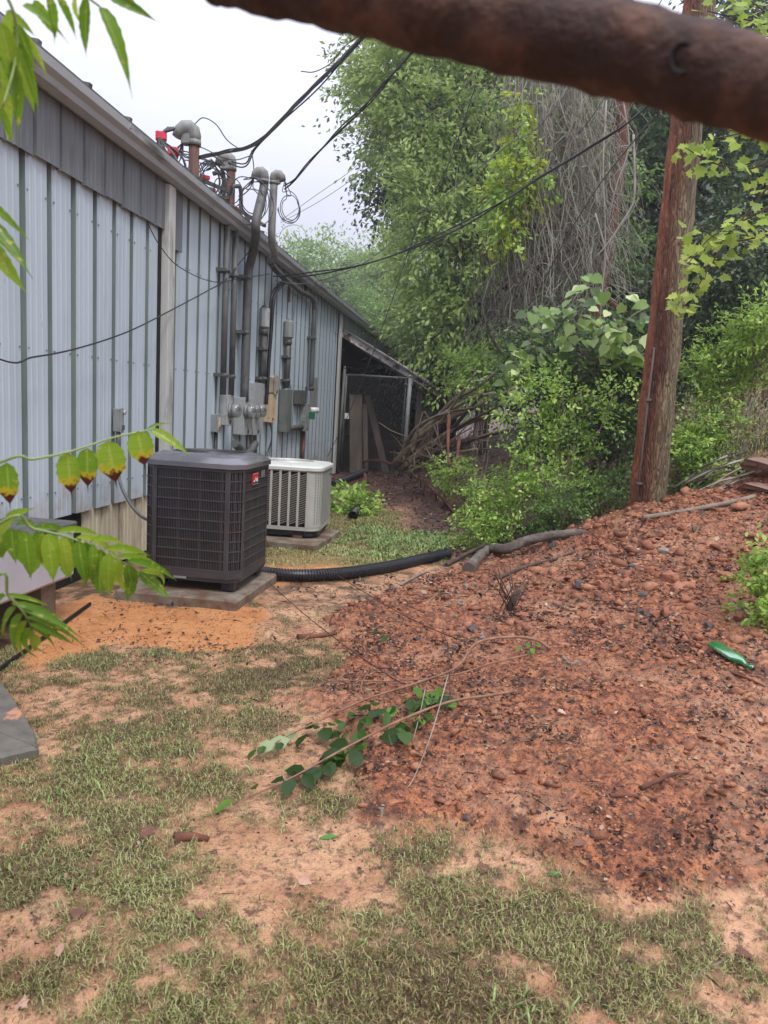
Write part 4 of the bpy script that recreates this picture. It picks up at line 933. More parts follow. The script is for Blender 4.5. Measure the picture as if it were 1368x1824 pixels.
m_darkl = leafmat('dark_leaf', '1b2619', '324228', '6a8054', .25, .4, .45)
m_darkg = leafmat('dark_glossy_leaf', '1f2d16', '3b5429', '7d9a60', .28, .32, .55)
m_bright = leafmat('bright_leaf', '486422', '86ab42', 'cbe483', .45)
m_yel = leafmat('yellow_leaf', '7f9428', 'a5b83a', 'cbd458', .5)
m_big = leafmat('big_vine_leaf', '3f5c24', '7fa042', 'cddb9c', .38, .3, .6)
m_dry = simple('dry_vine', '565349', '7b776b', 5, .9, 0, .2)
m_dryl = simple('dry_vine_pale', '7f7c71', 'a29e92', 5, .9, 0, .2)

def tree(name, lab, blobs, trunk_px, y, nclump, per, leaf, mat, cat='tree', group=None, T=None, r0=.18, bark=None, clump=.35, droop=.4, width=.9, base=None, ntarg=14, g=None, shell=.45, flat=.5):
    tp = ony(*trunk_px, y) if base is None else np.array(base, float)
    gzv = gz(tp[0], tp[1]); e = empty(name, (tp[0], tp[1], gzv), 0, lab, cat, group)
    top = np.array([b[:3] for b in blobs]).mean(0); hi = max(b[2]+b[5]*.6 for b in blobs)
    P = smooth_path([(tp[0], tp[1], gzv-.3), (tp[0]+.05*(top[0]-tp[0]), tp[1], gzv+(top[2]-gzv)*.35), (tp[0]*.6+top[0]*.4, tp[1]*.6+top[1]*.4, gzv+(top[2]-gzv)*.8), (top[0], top[1], hi*.8+gzv*.2)], 5)
    m = MB(); m.tube(P, list(np.linspace(r0, r0*.25, len(P))), 10, jit=.06); m.build('trunk', bark or m_bark, e)
    _, C_ = foliage('crown', blobs, nclump, per, leaf, mat, e, T, clump, droop, flat, width, shell=shell, g=g)
    m = MB(); idx = rng.choice(len(C_), min(ntarg, len(C_)), replace=False)
    for i in idx:
        k_ = rng.integers(len(P)//3, len(P)-1); limbs(m, P[k_], [C_[i]], r0*.28, 4, .04, 5)
    m.build('branches', bark or m_bark, e)
    return e

# far pale trees beyond the roof
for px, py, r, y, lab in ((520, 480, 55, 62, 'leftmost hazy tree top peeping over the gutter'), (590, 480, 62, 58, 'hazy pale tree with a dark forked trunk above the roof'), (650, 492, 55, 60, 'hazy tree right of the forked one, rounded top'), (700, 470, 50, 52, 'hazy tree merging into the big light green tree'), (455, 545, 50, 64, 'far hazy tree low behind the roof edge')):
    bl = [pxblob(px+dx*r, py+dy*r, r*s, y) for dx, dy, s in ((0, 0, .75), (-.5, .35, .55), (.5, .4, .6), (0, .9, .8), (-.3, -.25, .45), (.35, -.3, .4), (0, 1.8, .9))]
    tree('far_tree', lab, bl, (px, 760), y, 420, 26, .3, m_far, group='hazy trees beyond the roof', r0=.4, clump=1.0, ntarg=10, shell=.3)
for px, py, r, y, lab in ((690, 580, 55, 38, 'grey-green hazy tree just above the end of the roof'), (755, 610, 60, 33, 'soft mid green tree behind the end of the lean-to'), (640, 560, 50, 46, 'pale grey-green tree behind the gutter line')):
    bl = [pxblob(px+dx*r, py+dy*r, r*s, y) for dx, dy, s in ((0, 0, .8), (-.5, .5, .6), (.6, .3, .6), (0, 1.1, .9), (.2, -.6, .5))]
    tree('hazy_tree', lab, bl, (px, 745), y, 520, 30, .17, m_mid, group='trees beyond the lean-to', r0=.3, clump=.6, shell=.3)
# big light green tree
bl = [pxblob(*b, sy=.8) for b in ((715, 150, 62, 21), (690, 110, 45, 21), (790, 170, 75, 20.5), (860, 190, 65, 20), (730, 235, 50, 21), (770, 270, 60, 20), (850, 300, 70, 20), (800, 350, 65, 19.5), (780, 410, 50, 19), (850, 430, 60, 19.5), (760, 470, 45, 19), (820, 510, 60, 19), (720, 430, 35, 20), (870, 560, 55, 19.5), (770, 580, 50, 19), (900, 120, 60, 21), (830, 60, 90, 21), (720, 60, 60, 22))]
tree('feathery_tree', 'tall feathery light green tree filling the middle of the sky, left of the dead vines', bl, (860, 730), 19.5, 1500, 34, .16, m_locust, r0=.22, clump=.5, droop=.2, width=.8, ntarg=60, shell=.5, flat=.5)
bl = [pxblob(*b) for b in ((700, 300, 42, 25), (735, 350, 40, 25), (700, 250, 36, 25), (660, 120, 40, 25), (770, 300, 60, 26), (860, 340, 80, 26), (820, 600, 70, 25), (900, 480, 70, 25), (760, 650, 60, 25), (880, 640, 60, 24))]
tree('dark_green_tree', 'darker tree behind the feathery one, its dark edge against the sky', bl, (800, 745), 25, 1300, 30, .16, m_darkl, r0=.3, clump=.6, droop=.3, shell=.25)
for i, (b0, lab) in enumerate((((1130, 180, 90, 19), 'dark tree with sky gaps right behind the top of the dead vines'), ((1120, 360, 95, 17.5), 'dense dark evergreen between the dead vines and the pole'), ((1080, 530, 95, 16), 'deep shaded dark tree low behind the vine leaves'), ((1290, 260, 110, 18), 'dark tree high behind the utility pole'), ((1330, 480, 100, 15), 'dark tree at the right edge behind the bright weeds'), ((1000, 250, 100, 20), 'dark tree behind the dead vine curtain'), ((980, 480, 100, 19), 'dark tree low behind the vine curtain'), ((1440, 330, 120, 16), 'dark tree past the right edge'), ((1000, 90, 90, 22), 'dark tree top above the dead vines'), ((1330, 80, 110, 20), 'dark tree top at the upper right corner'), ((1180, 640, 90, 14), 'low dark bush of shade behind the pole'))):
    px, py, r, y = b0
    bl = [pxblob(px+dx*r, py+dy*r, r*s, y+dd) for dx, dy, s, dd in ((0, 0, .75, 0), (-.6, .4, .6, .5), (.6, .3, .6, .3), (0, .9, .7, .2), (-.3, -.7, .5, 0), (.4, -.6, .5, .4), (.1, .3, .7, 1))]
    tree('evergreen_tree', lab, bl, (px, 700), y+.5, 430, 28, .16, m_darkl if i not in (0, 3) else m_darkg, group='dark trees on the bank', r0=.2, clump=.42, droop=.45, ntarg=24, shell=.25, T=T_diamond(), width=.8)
# forest mass farther back, closing the horizon
bl = []
for i in range(46):
    a = -75+150*i/45; dd = 75+18*random.random(); bl.append((dd*math.sin(R_(a)), dd*math.cos(R_(a)), 4+2*random.random()+max(0, a)*.05, 5, 4, 5+3*random.random()))
bl += [(-30+8*i, 105+6*random.random(), 5, 7, 4, 6+2*random.random()) for i in range(16)]
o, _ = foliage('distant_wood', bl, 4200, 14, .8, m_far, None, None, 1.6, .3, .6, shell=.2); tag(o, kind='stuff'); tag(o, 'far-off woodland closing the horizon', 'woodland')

# ------------------------------------------------------------------ dead vine curtain on a leaning tree
VT = empty('vine_covered_tree', tuple(np.append(ony(1035, 700, 13.2)[:2], 1.2)), 0, 'leaning tree smothered in a grey curtain of dead hanging vines', 'tree')
def pxp(pts, y): return [ony(a, b, yy) for (a, b), yy in zip(pts, y if hasattr(y, '__len__') else [y]*len(pts))]
m = MB(); P = smooth_path(pxp([(1030, 745), (1055, 590), (1085, 400), (1105, 250), (1112, 100), (1120, -60)], [13.2]*6), 4); m.tube(P, list(np.linspace(.17, .09, len(P))), 10, jit=.08); m.build('trunk', m_barkr, VT)
m = MB(); P = smooth_path(pxp([(985, 740), (1000, 560), (1010, 350), (1000, 160), (990, -40)], [13.8]*5), 4); m.tube(P, list(np.linspace(.14, .08, len(P))), 10, jit=.08); m.build('trunk', m_bark, VT)
def limb(pts, y, r, mat, name='broken_limb', parent=VT, jit=.1):
    m = MB(); P = smooth_path(pxp(pts, y), 4); m.tube(P, list(np.linspace(r, r*.5, len(P))), 8, jit=jit); return m.build(name, mat, parent)
limb([(1062, 430), (1005, 410), (960, 403), (930, 408), (900, 425), (872, 446), (855, 458)], 12.4, .055, m_barkr)
limb([(958, 405), (950, 392), (944, 382)], 12.4, .035, m_barkr)
limb([(1060, 430), (1010, 445), (965, 470), (930, 500), (905, 510), (885, 520), (878, 545), (876, 570)], 12.3, .045, m_bark)
limb([(880, 525), (870, 560), (868, 585), (880, 610), (890, 625)], 12.3, .035, m_bark)
limb([(1050, 620), (1062, 560), (1075, 500)], 12.6, .09, m_barkr)
limb([(1115, 560), (1090, 540), (1075, 520)], 12.5, .05, m_barkr)
def strands(name, n, xr, yr, zfun, mat, parent, r=(.006, .016), tangle=.12, seed=1, dy=(11.8, 14.2)):
    g = np.random.default_rng(seed); m = MB()
    for i in range(n):
        px = g.uniform(*xr); t0 = g.uniform(0, .6) if g.random() < .6 else 0; top, bot = zfun(px)
        a = top+(bot-top)*t0; b = a+(bot-a)*g.uniform(.35, 1.0); y = g.uniform(*dy); k_ = 9; P = []
        x = px; dxx = g.normal()*1.2
        for j in range(k_):
            u = j/(k_-1); x += g.normal()*tangle*30+dxx*(1-u)*.7; P.append(ony(x, a+(b-a)*u+g.normal()*6, y+g.normal()*.06))
        P = smooth_path(P, 2); m.tube(P, g.uniform(*r), 3, cap=False, sm=False)
    return m.build(name, mat, parent)
def zf(px):
    t = (px-870)/260
    return (90+30*max(0, -t), np.interp(px, [860, 900, 960, 1040, 1110, 1140], [640, 640, 620, 600, 560, 460]))
tag(strands('dead_vines', 340, (905, 1088), None, zf, m_dry, VT, seed=2, dy=(11.8, 13.4), r=(.0025, .008), tangle=.36), kind='stuff')
tag(strands('dead_vines', 260, (920, 1085), None, zf, m_dryl, VT, seed=3, r=(.002, .005), tangle=.55, dy=(11.6, 12.8)), kind='stuff')
tag(strands('dead_vines', 170, (868, 960), None, lambda p: (430, 650), m_dry, VT, seed=4, r=(.003, .008), tangle=.35, dy=(11.8, 12.8)), kind='stuff')
m = MB(); gq = np.random.default_rng(44)
for i in range(420):                     # twigs running crosswise through the curtain
    px = gq.uniform(890, 1095); py = gq.uniform(150, 620); L2 = gq.uniform(15, 70); an = gq.uniform(-1.2, 1.2); y = gq.uniform(11.6, 13.2); P = []
    for j in range(5): u = j/4; P.append(ony(px+L2*u*math.cos(an)+gq.normal()*3, py+L2*u*math.sin(an)+14*u*u+gq.normal()*3, y+gq.normal()*.05))
    m.tube(smooth_path(P, 2), gq.uniform(.003, .008), 3, cap=False)
tag(m.build('dead_twigs', m_dryl, VT), kind='stuff')
for i, (pts, r) in enumerate((([(1128, 240), (1130, 300), (1128, 360), (1105, 400), (1085, 430), (1060, 460)], .018), ([(1110, 180), (1120, 260), (1098, 330), (1082, 400)], .012), ([(1085, 290), (1090, 340), (1120, 350)], .01), ([(1060, 380), (1078, 450), (1072, 520), (1068, 600)], .014), ([(1140, 560), (1120, 520), (1085, 505)], .01), ([(1080, 180), (1074, 300), (1078, 420), (1070, 560)], .014))):
    limb(pts, 11.6, r, m_dryl, 'hanging_vine')
bl = [pxblob(*b) for b in ((935, 185, 16, 11.8), (925, 230, 20, 11.8), (915, 280, 24, 11.8), (925, 310, 26, 11.8), (905, 340, 24, 11.8), (940, 300, 22, 11.7), (895, 380, 22, 11.8), (900, 420, 22, 11.8), (915, 350, 26, 11.8), (880, 340, 16, 11.8), (950, 170, 12, 11.7), (968, 300, 12, 11.6))]
foliage('vine_leaves', bl, 85, 13, .08, m_yel, VT, T_ovate(), .13, .6, .6)
foliage('vine_leaves', bl, 110, 13, .075, m_bright, VT, T_ovate(), .15, .6, .6)
bl = [pxblob(*b) for b in ((900, 480, 30, 12.6), (890, 560, 30, 12.8), (920, 430, 25, 12.9), (1000, 300, 60, 14.3), (1060, 450, 60, 14.3), (960, 560, 50, 14), (1000, 400, 70, 13.8), (1080, 300, 40, 13.9), (980, 200, 60, 14), (1000, 540, 60, 13.2), (1120, 300, 40, 13.5), (1120, 450, 40, 13.5), (950, 350, 40, 12.6), (1040, 260, 40, 12.6))]
foliage('vine_leaves', bl, 520, 16, .08, m_mid, VT, T_ovate(), .2, .5, .6)

# ------------------------------------------------------------------ shrubs
def shrub(name, lab, blobs, nclump, per, leaf, mat, base_px, y, T=None, stems=14, clump=.12, droop=.1, cat='shrub', group=None, width=.9, sr=.008, shell=.3, smat=None, jit=.5):
    b = ony(*base_px, y); z = gz(b[0], b[1]); e = empty(name, (b[0], b[1], z), 0, lab, cat, group)
    o, C_ = foliage('leaves', blobs, nclump, per, leaf, mat, e, T or T_ovate(), clump, droop, .6, width, shell=shell, jit=jit)
    tag(o, kind='stuff')
    m = MB(); idx = rng.choice(len(C_), min(stems, len(C_)), replace=False)
    for i in idx: limbs(m, (b[0]+rng.normal()*.08, b[1]+rng.normal()*.08, z-.05), [C_[i]], sr, 5, .03, 4, .08)
    m.build('stems', smat or m_barkl, e); return e
def bl_(*bs): return [pxblob(*b) for b in bs]
shrub('vine_bush', 'shaded green bush under the big round leaves, left of the utility pole', bl_((960, 610, 36, 9.6), (1010, 640, 55, 9.6), (1080, 640, 55, 9.4), (1130, 620, 45, 9.4), (930, 680, 45, 9.6), (1000, 740, 60, 9.5), (1090, 740, 60, 9.2), (1140, 700, 35, 9), (1060, 830, 50, 9), (1120, 800, 40, 8.8), (970, 830, 46, 9.2)), 820, 20, .05, m_darkg, (1050, 900), 9.2, T_ovate(), 30, .16)
shrub('leafy_shrub', 'bright green small-leaved shrub in the middle, left of the utility pole', bl_((960, 700, 30, 8.4), (1000, 710, 34, 8.4), (955, 770, 34, 8.4), (1010, 790, 34, 8.4), (1050, 760, 26, 8.3), (1080, 700, 18, 8.3), (1110, 680, 14, 8.3), (940, 830, 34, 8.3), (1000, 870, 44, 8.1), (950, 890, 34, 8), (915, 730, 18, 8.5), (1000, 650, 18, 8.6)), 300, 17, .046, m_bright, (985, 930), 8.1, T_ovate(), 26, .13, .0)
shrub('low_shrub', 'small bright shrub at the edge of the red soil left of the larger one', bl_((850, 900, 28, 8.3), (880, 915, 32, 8.2), (850, 940, 32, 8), (890, 880, 26, 8.3), (875, 860, 14, 8.4), (905, 945, 24, 8), (850, 965, 18, 7.9)), 240, 18, .036, m_bright, (878, 975), 8.0, T_ovate(), 14, .09)
shrub('leafy_shrub', 'yellow-green saplings behind the brush pile beside the lean-to', bl_((840, 655, 26, 13.5), (865, 640, 28, 13.5), (805, 655, 20, 13.5), (885, 670, 26, 13), (790, 690, 12, 13), (850, 690, 14, 12.2), (900, 640, 20, 13)), 170, 16, .075, m_bright, (850, 830), 12, T_ovate(), 16, .2, .3)
shrub('low_shrub', 'low light green seedlings on the leaf litter right of the gate', bl_((800, 840, 22, 11), (830, 855, 24, 10.8), (775, 830, 12, 11.3)), 90, 14, .05, m_bright, (815, 870), 10.8, T_ovate(), 8, .1)
shrub('low_shrub', 'pale creeping weeds beside the right edge of the white air conditioner', bl_((610, 895, 22, 10.2), (640, 905, 22, 10), (625, 880, 14, 10.5), (660, 890, 10, 10.5)), 90, 12, .075, m_bright, (630, 915), 10.1, T_ovate(), 6, .1)
shrub('dark_shrub', 'dark glossy-leaved shrub hanging right of the utility pole', bl_((1290, 480, 55, 9.5), (1340, 440, 60, 9.5), (1260, 560, 40, 9.6), (1330, 560, 55, 9.4), (1370, 500, 50, 9.2), (1250, 620, 35, 9.6), (1290, 400, 40, 9.8), (1230, 480, 25, 9.8)), 560, 18, .052, m_darkl, (1300, 800), 10, T_ovate(), 20, .2, .5)
shrub('tall_weeds', 'bright lime weeds with narrow leaves right of the pole, left clump', bl_((1295, 610, 22, 8.8), (1310, 650, 26, 8.7), (1265, 670, 24, 8.7), (1290, 700, 26, 8.6), (1245, 650, 14, 8.7)), 190, 15, .062, m_bright, (1290, 790), 8.6, T_diamond(), 22, .12, -.1, width=.75)
shrub('tall_weeds', 'bright lime weeds at the right edge, taller clump', bl_((1350, 590, 28, 8.4), (1368, 640, 32, 8.4), (1345, 560, 16, 8.4), (1390, 580, 40, 8.4)), 190, 15, .062, m_bright, (1365, 770), 8.4, T_diamond(), 20, .12, -.1, width=.75)
shrub('low_shrub', 'small-leaved green shrub tucked against the right foot of the utility pole', bl_((1220, 840, 22, 7.9), (1240, 800, 28, 8.1), (1230, 880, 20, 7.8), (1260, 760, 25, 8.4), (1215, 780, 14, 8.2)), 230, 16, .038, m_mid, (1225, 910), 8, T_ovate(), 10, .09)
shrub('dry_weeds', 'tangle of faded dry weeds on the bank above the stones', bl_((1280, 790, 40, 8.1), (1330, 770, 40, 8.0), (1265, 850, 28, 7.9), (1350, 730, 32, 8.1), (1310, 830, 26, 7.8), (1240, 740, 26, 8.2)), 430, 14, .045, simple('dry_leaf', '737a48', '9ea56a', 6, .8, 0, .1), (1300, 880), 8.1, T_diamond(), 70, .12, .4, width=.35, sr=.006, smat=m_dryl)
shrub('edge_shrub', 'bright green plant leaning in at the right edge above the green bottle', bl_((1352, 1010, 18, 4.9), (1365, 1050, 30, 4.8), (1345, 1070, 20, 4.75), (1372, 1095, 26, 4.7), (1385, 1000, 26, 4.9), (1400, 1060, 34, 4.9)), 150, 14, .042, m_bright, (1375, 1120), 4.85, T_ovate(), 10, .07)
shrub('low_shrub', 'mixed undergrowth behind the log at the foot of the bright shrub', bl_((1000, 900, 34, 7.7), (1060, 880, 30, 7.9), (960, 920, 22, 7.7), (1100, 870, 25, 8)), 220, 14, .034, m_mid, (1010, 930), 7.8, T_ovate(), 16, .09)

shrub('leafy_shrub', 'fresh green seedlings on the slope just right of the pole, above the dry stalks', bl_((1235, 790, 24, 7.9), (1270, 760, 20, 8.1), (1310, 850, 16, 7.7), (1250, 850, 18, 7.8), (1300, 760, 18, 8)), 190, 14, .045, m_bright, (1250, 880), 7.9, T_ovate(), 12, .1)
# big round leaves, each one a leaf of its own
def leafmesh(name, T, mat, tint=.5, size=1.0, sub=None):
    V, F = T; return fastmesh(name, V*size, F, mat, dict(tint=np.full(len(V), tint)))
def place_leaf(me, parent, pos, d, nrm, s=1.0, name='leaf', wdt=1.0):
    d = Vector(d).normalized(); n_ = Vector(nrm); s_ = n_.cross(d)
    if s_.length < 1e-4: s_ = d.orthogonal()
    s_.normalize(); u = d.cross(s_)
    o = bpy.data.objects.new(name, me); COL.objects.link(o); M_ = Matrix((( d.x*s, s_.x*s*wdt, u.x*s, pos[0]), (d.y*s, s_.y*s*wdt, u.y*s, pos[1]), (d.z*s, s_.z*s*wdt, u.z*s, pos[2]), (0, 0, 0, 1)))
    if parent is not None:
        o.parent = parent; M_ = wm(parent).inverted() @ M_; o.matrix_local = M_
    else: o.matrix_local = M_
    return o
BV = empty('broadleaf_vine', tuple(ony(1060, 700, 9.0)), 0, 'climbing vine with big round pale green leaves left of the pole', 'vine')
lm = [leafmesh('leaf', T_heart(), m_big, t) for t in (.0, .35, .65, .98)]
m = MB()
stems_ = [[(960, 640), (945, 590), (960, 560), (1000, 545)], [(1000, 640), (1035, 560), (1045, 520), (1042, 505)], [(1080, 650), (1090, 600), (1130, 560), (1165, 545)], [(1120, 700), (1130, 650), (1150, 610), (1165, 580)], [(930, 720), (920, 660), (940, 620)], [(1060, 640), (1100, 620), (1150, 640)], [(1010, 600), (1060, 580), (1110, 590)]]
for s in stems_: m.tube(smooth_path(pxp(s, 9.0), 5), .008, 5)
m.build('stems', m_barkl, BV)
for i in range(250):
    s = stems_[i % len(stems_)]; u = random.random()*(len(s)-1); j = int(u); f = u-j
    px = s[j][0]*(1-f)+s[j+1][0]*f+random.gauss(0, 17); py = s[j][1]*(1-f)+s[j+1][1]*f+random.gauss(0, 14); y = 8.9+random.uniform(-.35, .3)
    p = ony(px, py, y); d = (random.gauss(0, 1), -.6+random.gauss(0, .6), -.7+random.gauss(0, .4)); nr = (random.gauss(.1, .5), -.55+random.gauss(0, .4), .8)
    place_leaf(lm[random.choice((0, 1, 1, 2, 2, 3))], BV, p, d, nr, random.uniform(.09, .17))
# maple branch hanging beside the pole
MA = empty('maple_branch', tuple(ony(1368, 330, 5.2)), 0, 'lime maple leaves on thin branches hanging in front of the pole at the upper right', 'branch')
m_map = leafmat('maple_leaf', '52731f', '8ea83a', 'cbd96a', .45)
mm_ = [leafmesh('leaf', T_maple(), m_map, t) for t in (.15, .35, .55, .8)]
m = MB(); br = [[(1420, 250), (1340, 300), (1270, 290), (1215, 260)], [(1430, 330), (1350, 380), (1270, 420), (1225, 470)], [(1430, 260), (1370, 330), (1300, 420), (1230, 530), (1215, 545)], [(1430, 200), (1350, 230), (1260, 250)], [(1430, 400), (1360, 420), (1290, 430), (1240, 400)], [(1430, 60), (1350, 40), (1260, 20)], [(1430, 110), (1360, 20), (1300, -20)]]
for s in br: m.tube(smooth_path(pxp(s, 5.4), 5), list(np.linspace(.009, .003, 5*(len(s)-1)+1)), 5)
m.build('stems', m_bark, MA)
for i in range(290):
    s = br[i % len(br)]; u = random.random()**.8*(len(s)-1); j = min(int(u), len(s)-2); f = u-j
    px = s[j][0]*(1-f)+s[j+1][0]*f+random.gauss(0, 15); py = s[j][1]*(1-f)+s[j+1][1]*f+random.gauss(5, 14); y = 5.4+random.uniform(-.3, .3)
    place_leaf(mm_[random.choice((0, 1, 1, 2, 2, 3))], MA, ony(px, py, y), (random.gauss(-.2, .7), random.gauss(-.3, .5), -.5+random.gauss(0, .3)), (random.gauss(0, .4), -.7, .8), random.uniform(.055, .1))

# ------------------------------------------------------------------ brush pile beside the lean-to
BP = empty('brush_pile', tuple(ony(720, 830, 14.5)), 0, 'heap of cut branches fanning up to the right beside the lean-to', 'brush pile')
def sticks(par, lst, y0, mats, name='branch'):
    for i, (pts, r) in enumerate(lst):
        r *= 1.15; yy = np.linspace(y0, y0-1.2, len(pts)); m = MB(); P = smooth_path(pxp(pts, yy), 4); m.tube(P, list(np.linspace(r, r*.45, len(P))), 7, jit=.05); m.build(name, mats[i % len(mats)], par)
m_bbr = simple('cut_branch', '5a4c40', '7d6e5f', 8, .85, 0, .4)
m_bgreen = simple('mossy_bark', '5c563f', '878063', 8, .85, 0, .4)
sticks(BP, [([(705, 830), (745, 780), (800, 745), (870, 715), (920, 690)], .06), ([(715, 835), (770, 790), (840, 750), (900, 740), (960, 735)], .055), ([(720, 838), (790, 800), (850, 780), (910, 765)], .05), ([(735, 800), (800, 720), (850, 690), (900, 650)], .04), ([(700, 828), (760, 760), (830, 715), (880, 700)], .045), ([(740, 830), (800, 770), (830, 735), (860, 700)], .04), ([(760, 840), (830, 790), (880, 770)], .035), ([(730, 845), (780, 815), (850, 800)], .04), ([(750, 770), (780, 740), (850, 725)], .03), ([(710, 820), (735, 770), (770, 745), (800, 735)], .035), ([(725, 832), (790, 745), (850, 660)], .03), ([(745, 815), (820, 760), (895, 720)], .03)], 12.9, [m_bbr, m_bgreen, m_bark])
sticks(BP, [([(800, 740), (798, 790), (800, 830)], .03), ([(818, 780), (812, 840)], .03)], 12, [m_barkr])
m = MB()
for i in range(110):
    a = ony(random.uniform(715, 850), random.uniform(780, 850), random.uniform(11.8, 13)); q = a+np.array([random.gauss(.1, .3), random.gauss(0, .3), random.gauss(.15, .25)])
    m.tube([a, (a+q)/2+rng.normal(size=3)*.05, q], random.uniform(.004, .014), 4, cap=False)
tag(m.build('twigs', m_bbr, BP), kind='stuff')
def gpath(pxs, lift=.0): 
    o = []
    for i, (a, b) in enumerate(pxs): p = ong(a, b); o.append(p+np.array([0, 0, lift if not hasattr(lift, '__len__') else lift[i]]))
    return o
def gstick(name, pxs, r, mat, lab, cat='stick', lift=None, r2=None, jit=.06, n=8, group=None, bow=0):
    P = gpath(pxs, lift if lift is not None else r*.7); P = smooth_path(P, 5); m = MB(); m.tube(P, list(np.linspace(r, r2 or r*.5, len(P))), n, jit=jit)
    return tag(m.build(name, mat), lab, cat, group)
gstick('fallen_branch', [(640, 842), (680, 848), (735, 872), (780, 898), (812, 920)], .035, m_barkr, 'brown fallen branch with withered leaves lying across the litter in front of the gate', 'branch', lift=[.25, .32, .25, .15, .03])
DB = bpy.data.objects['fallen_branch']
m = MB(); a = ony(650, 845, 12.6); m.tube([a+np.array([0, 0, .02]), a+np.array([.02, 0, -.5])], [.03, .02], 6); m.build('side_stub', m_barkr, DB)
ml = simple('withered_leaf', '4a2f22', '6d4835', 10, .9, 0, .1)
w_ = leafmesh('withered_leaf', T_ovate(), ml, .5)
for i in range(16):
    u = i/15; p = smooth_path(gpath([(730, 870), (780, 898), (812, 920)], [.25, .15, .05]), 8)[int(u*15)]
    place_leaf(w_, DB, p, (random.gauss(0, .2), random.gauss(0, .2), -1), (1, random.gauss(0, .5), 0), random.uniform(.12, .2), 'withered_leaf', .6)
# the weathered log and sticks around it
m_log = simple('weathered_log', '473d36', '7a6f65', 7, .85, 0, .7, 25, .012, stretch=(1, 1, 1), dirt='332a26', dscale=9)
P = smooth_path([ong(834, 1018)+np.array([0, 0, .03]), ong(870, 990)+np.array([0, 0, .06]), ony(900, 978, 6.9), ony(935, 965, 6.95), ony(975, 955, 7.0), ony(1010, 950, 7.05), ony(1045, 950, 7.1), ony(1058, 955, 7.15)], 5)
m = MB(); m.tube(P, list(np.interp(np.linspace(0, 1, len(P)), [0, .1, .5, 1], [.056, .052, .043, .03])), 16, jit=.17); tag(m.build('log', m_log), 'thick bent grey weathered branch lying on the red soil at the foot of the shrubs', 'log')
gstick('long_stick', [(795, 1010), (850, 985), (920, 960), (1000, 942), (1040, 940)], .022, m_bark, 'long dark stick lying just behind the weathered log', lift=[.02, .05, .1, .1, .08])
gstick('long_stick', [(880, 1035), (935, 1012), (985, 1000), (1025, 985)], .018, m_bark, 'thin stick in front of the weathered log')
P = smooth_path([ony(1145, 922, 6.75), ony(1200, 914, 6.8), ony(1260, 903, 6.85), ony(1310, 893, 6.9), ony(1345, 884, 6.95)], 5); m = MB(); m.tube(P, .022, 8, jit=.03); tag(m.build('straight_pole', m_barkl), 'long straight brown pole resting on the top of the red bank by the utility pole', 'stick')
for i in range(26):
    px, py = random.uniform(1190, 1340), random.uniform(840, 900); a = ony(px, py, 7.5+random.uniform(-.2, .3)); L_ = random.uniform(.3, .9); ang = random.uniform(.2, .7)
    m = MB(); m.tube([a, a+np.array([L_*.5*math.cos(ang), .05, L_*.5*math.sin(ang)+.03]), a+np.array([L_*math.cos(ang), .1, L_*math.sin(ang)])], random.uniform(.005, .014), 5)
    tag(m.build('dry_stalk', m_dryl if i % 2 else m_bark), 'dry stalk leaning among the others on the bank between the pole and the stones', 'stick', 'dry stalks between the pole and the stones')
for pts, r, lab in (([(700, 1050), (760, 1020), (800, 1012)], .012, 'thin stick by the free end of the black hose'), ([(770, 965), (800, 975), (820, 985)], .012, 'short pale stick in the litter above the black hose'),
        ([(1140, 1408), (1190, 1385), (1225, 1378), (1270, 1382)], .010, 'curved dark twig lying on the red soil at the lower right'), ([(1085, 1420), (1120, 1420), (1170, 1427)], .010, 'pair-like dark twig on the pale patch of soil'), ([(530, 1140), (560, 1137), (600, 1132)], .022, 'short thick bark stick at the left edge of the red soil'),
        ([(1290, 1195), (1330, 1210), (1368, 1228)], .01, 'dark stick beside the neck of the green bottle'), ([(960, 1395), (985, 1402), (1005, 1405)], .008, 'tiny dark twig on the middle of the clay'), ([(1060, 1060), (1095, 1085), (1130, 1092)], .014, 'dark root stub on the upper red soil'),
        ([(1000, 1170), (1015, 1185), (1030, 1180)], .012, 'short broken twig near the branch tip'), ([(310, 1500), (340, 1496), (372, 1502)], .02, 'piece of bark lying in the muddy grass'), ([(1230, 1745), (1275, 1720), (1310, 1700)], .006, 'pinkish dead stem on the silt at the lower right'), ([(680, 1440), (679, 1465), (678, 1490)], .008, 'pale straw stalk standing in the grass')):
    gstick('twig' if r < .02 else 'stick', pts, r, m_barkr if 'dark' in lab or 'bark' in lab else m_barkl, lab)
m = MB()                       # upright dead twigs and stump
for i in range(3): pass
P0 = ong(905, 1085); 
for i in range(10):
    q = P0+np.array([random.gauss(0, .15), random.gauss(0, .12), random.uniform(.1, .35)]); m.tube([P0+np.array([random.gauss(0, .05), 0, 0]), (P0+q)/2+rng.normal(size=3)*.03, q], .005, 4)
m.tube([P0+np.array([0, 0, -.05]), P0+np.array([.03, 0, .07]), P0+np.array([.07, -.02, .16])], [.04, .032, .018], 8, jit=.15)
tag(m.build('dead_stump', m_bark), 'small dead stump with upright twigs among the grey stones', 'stump')
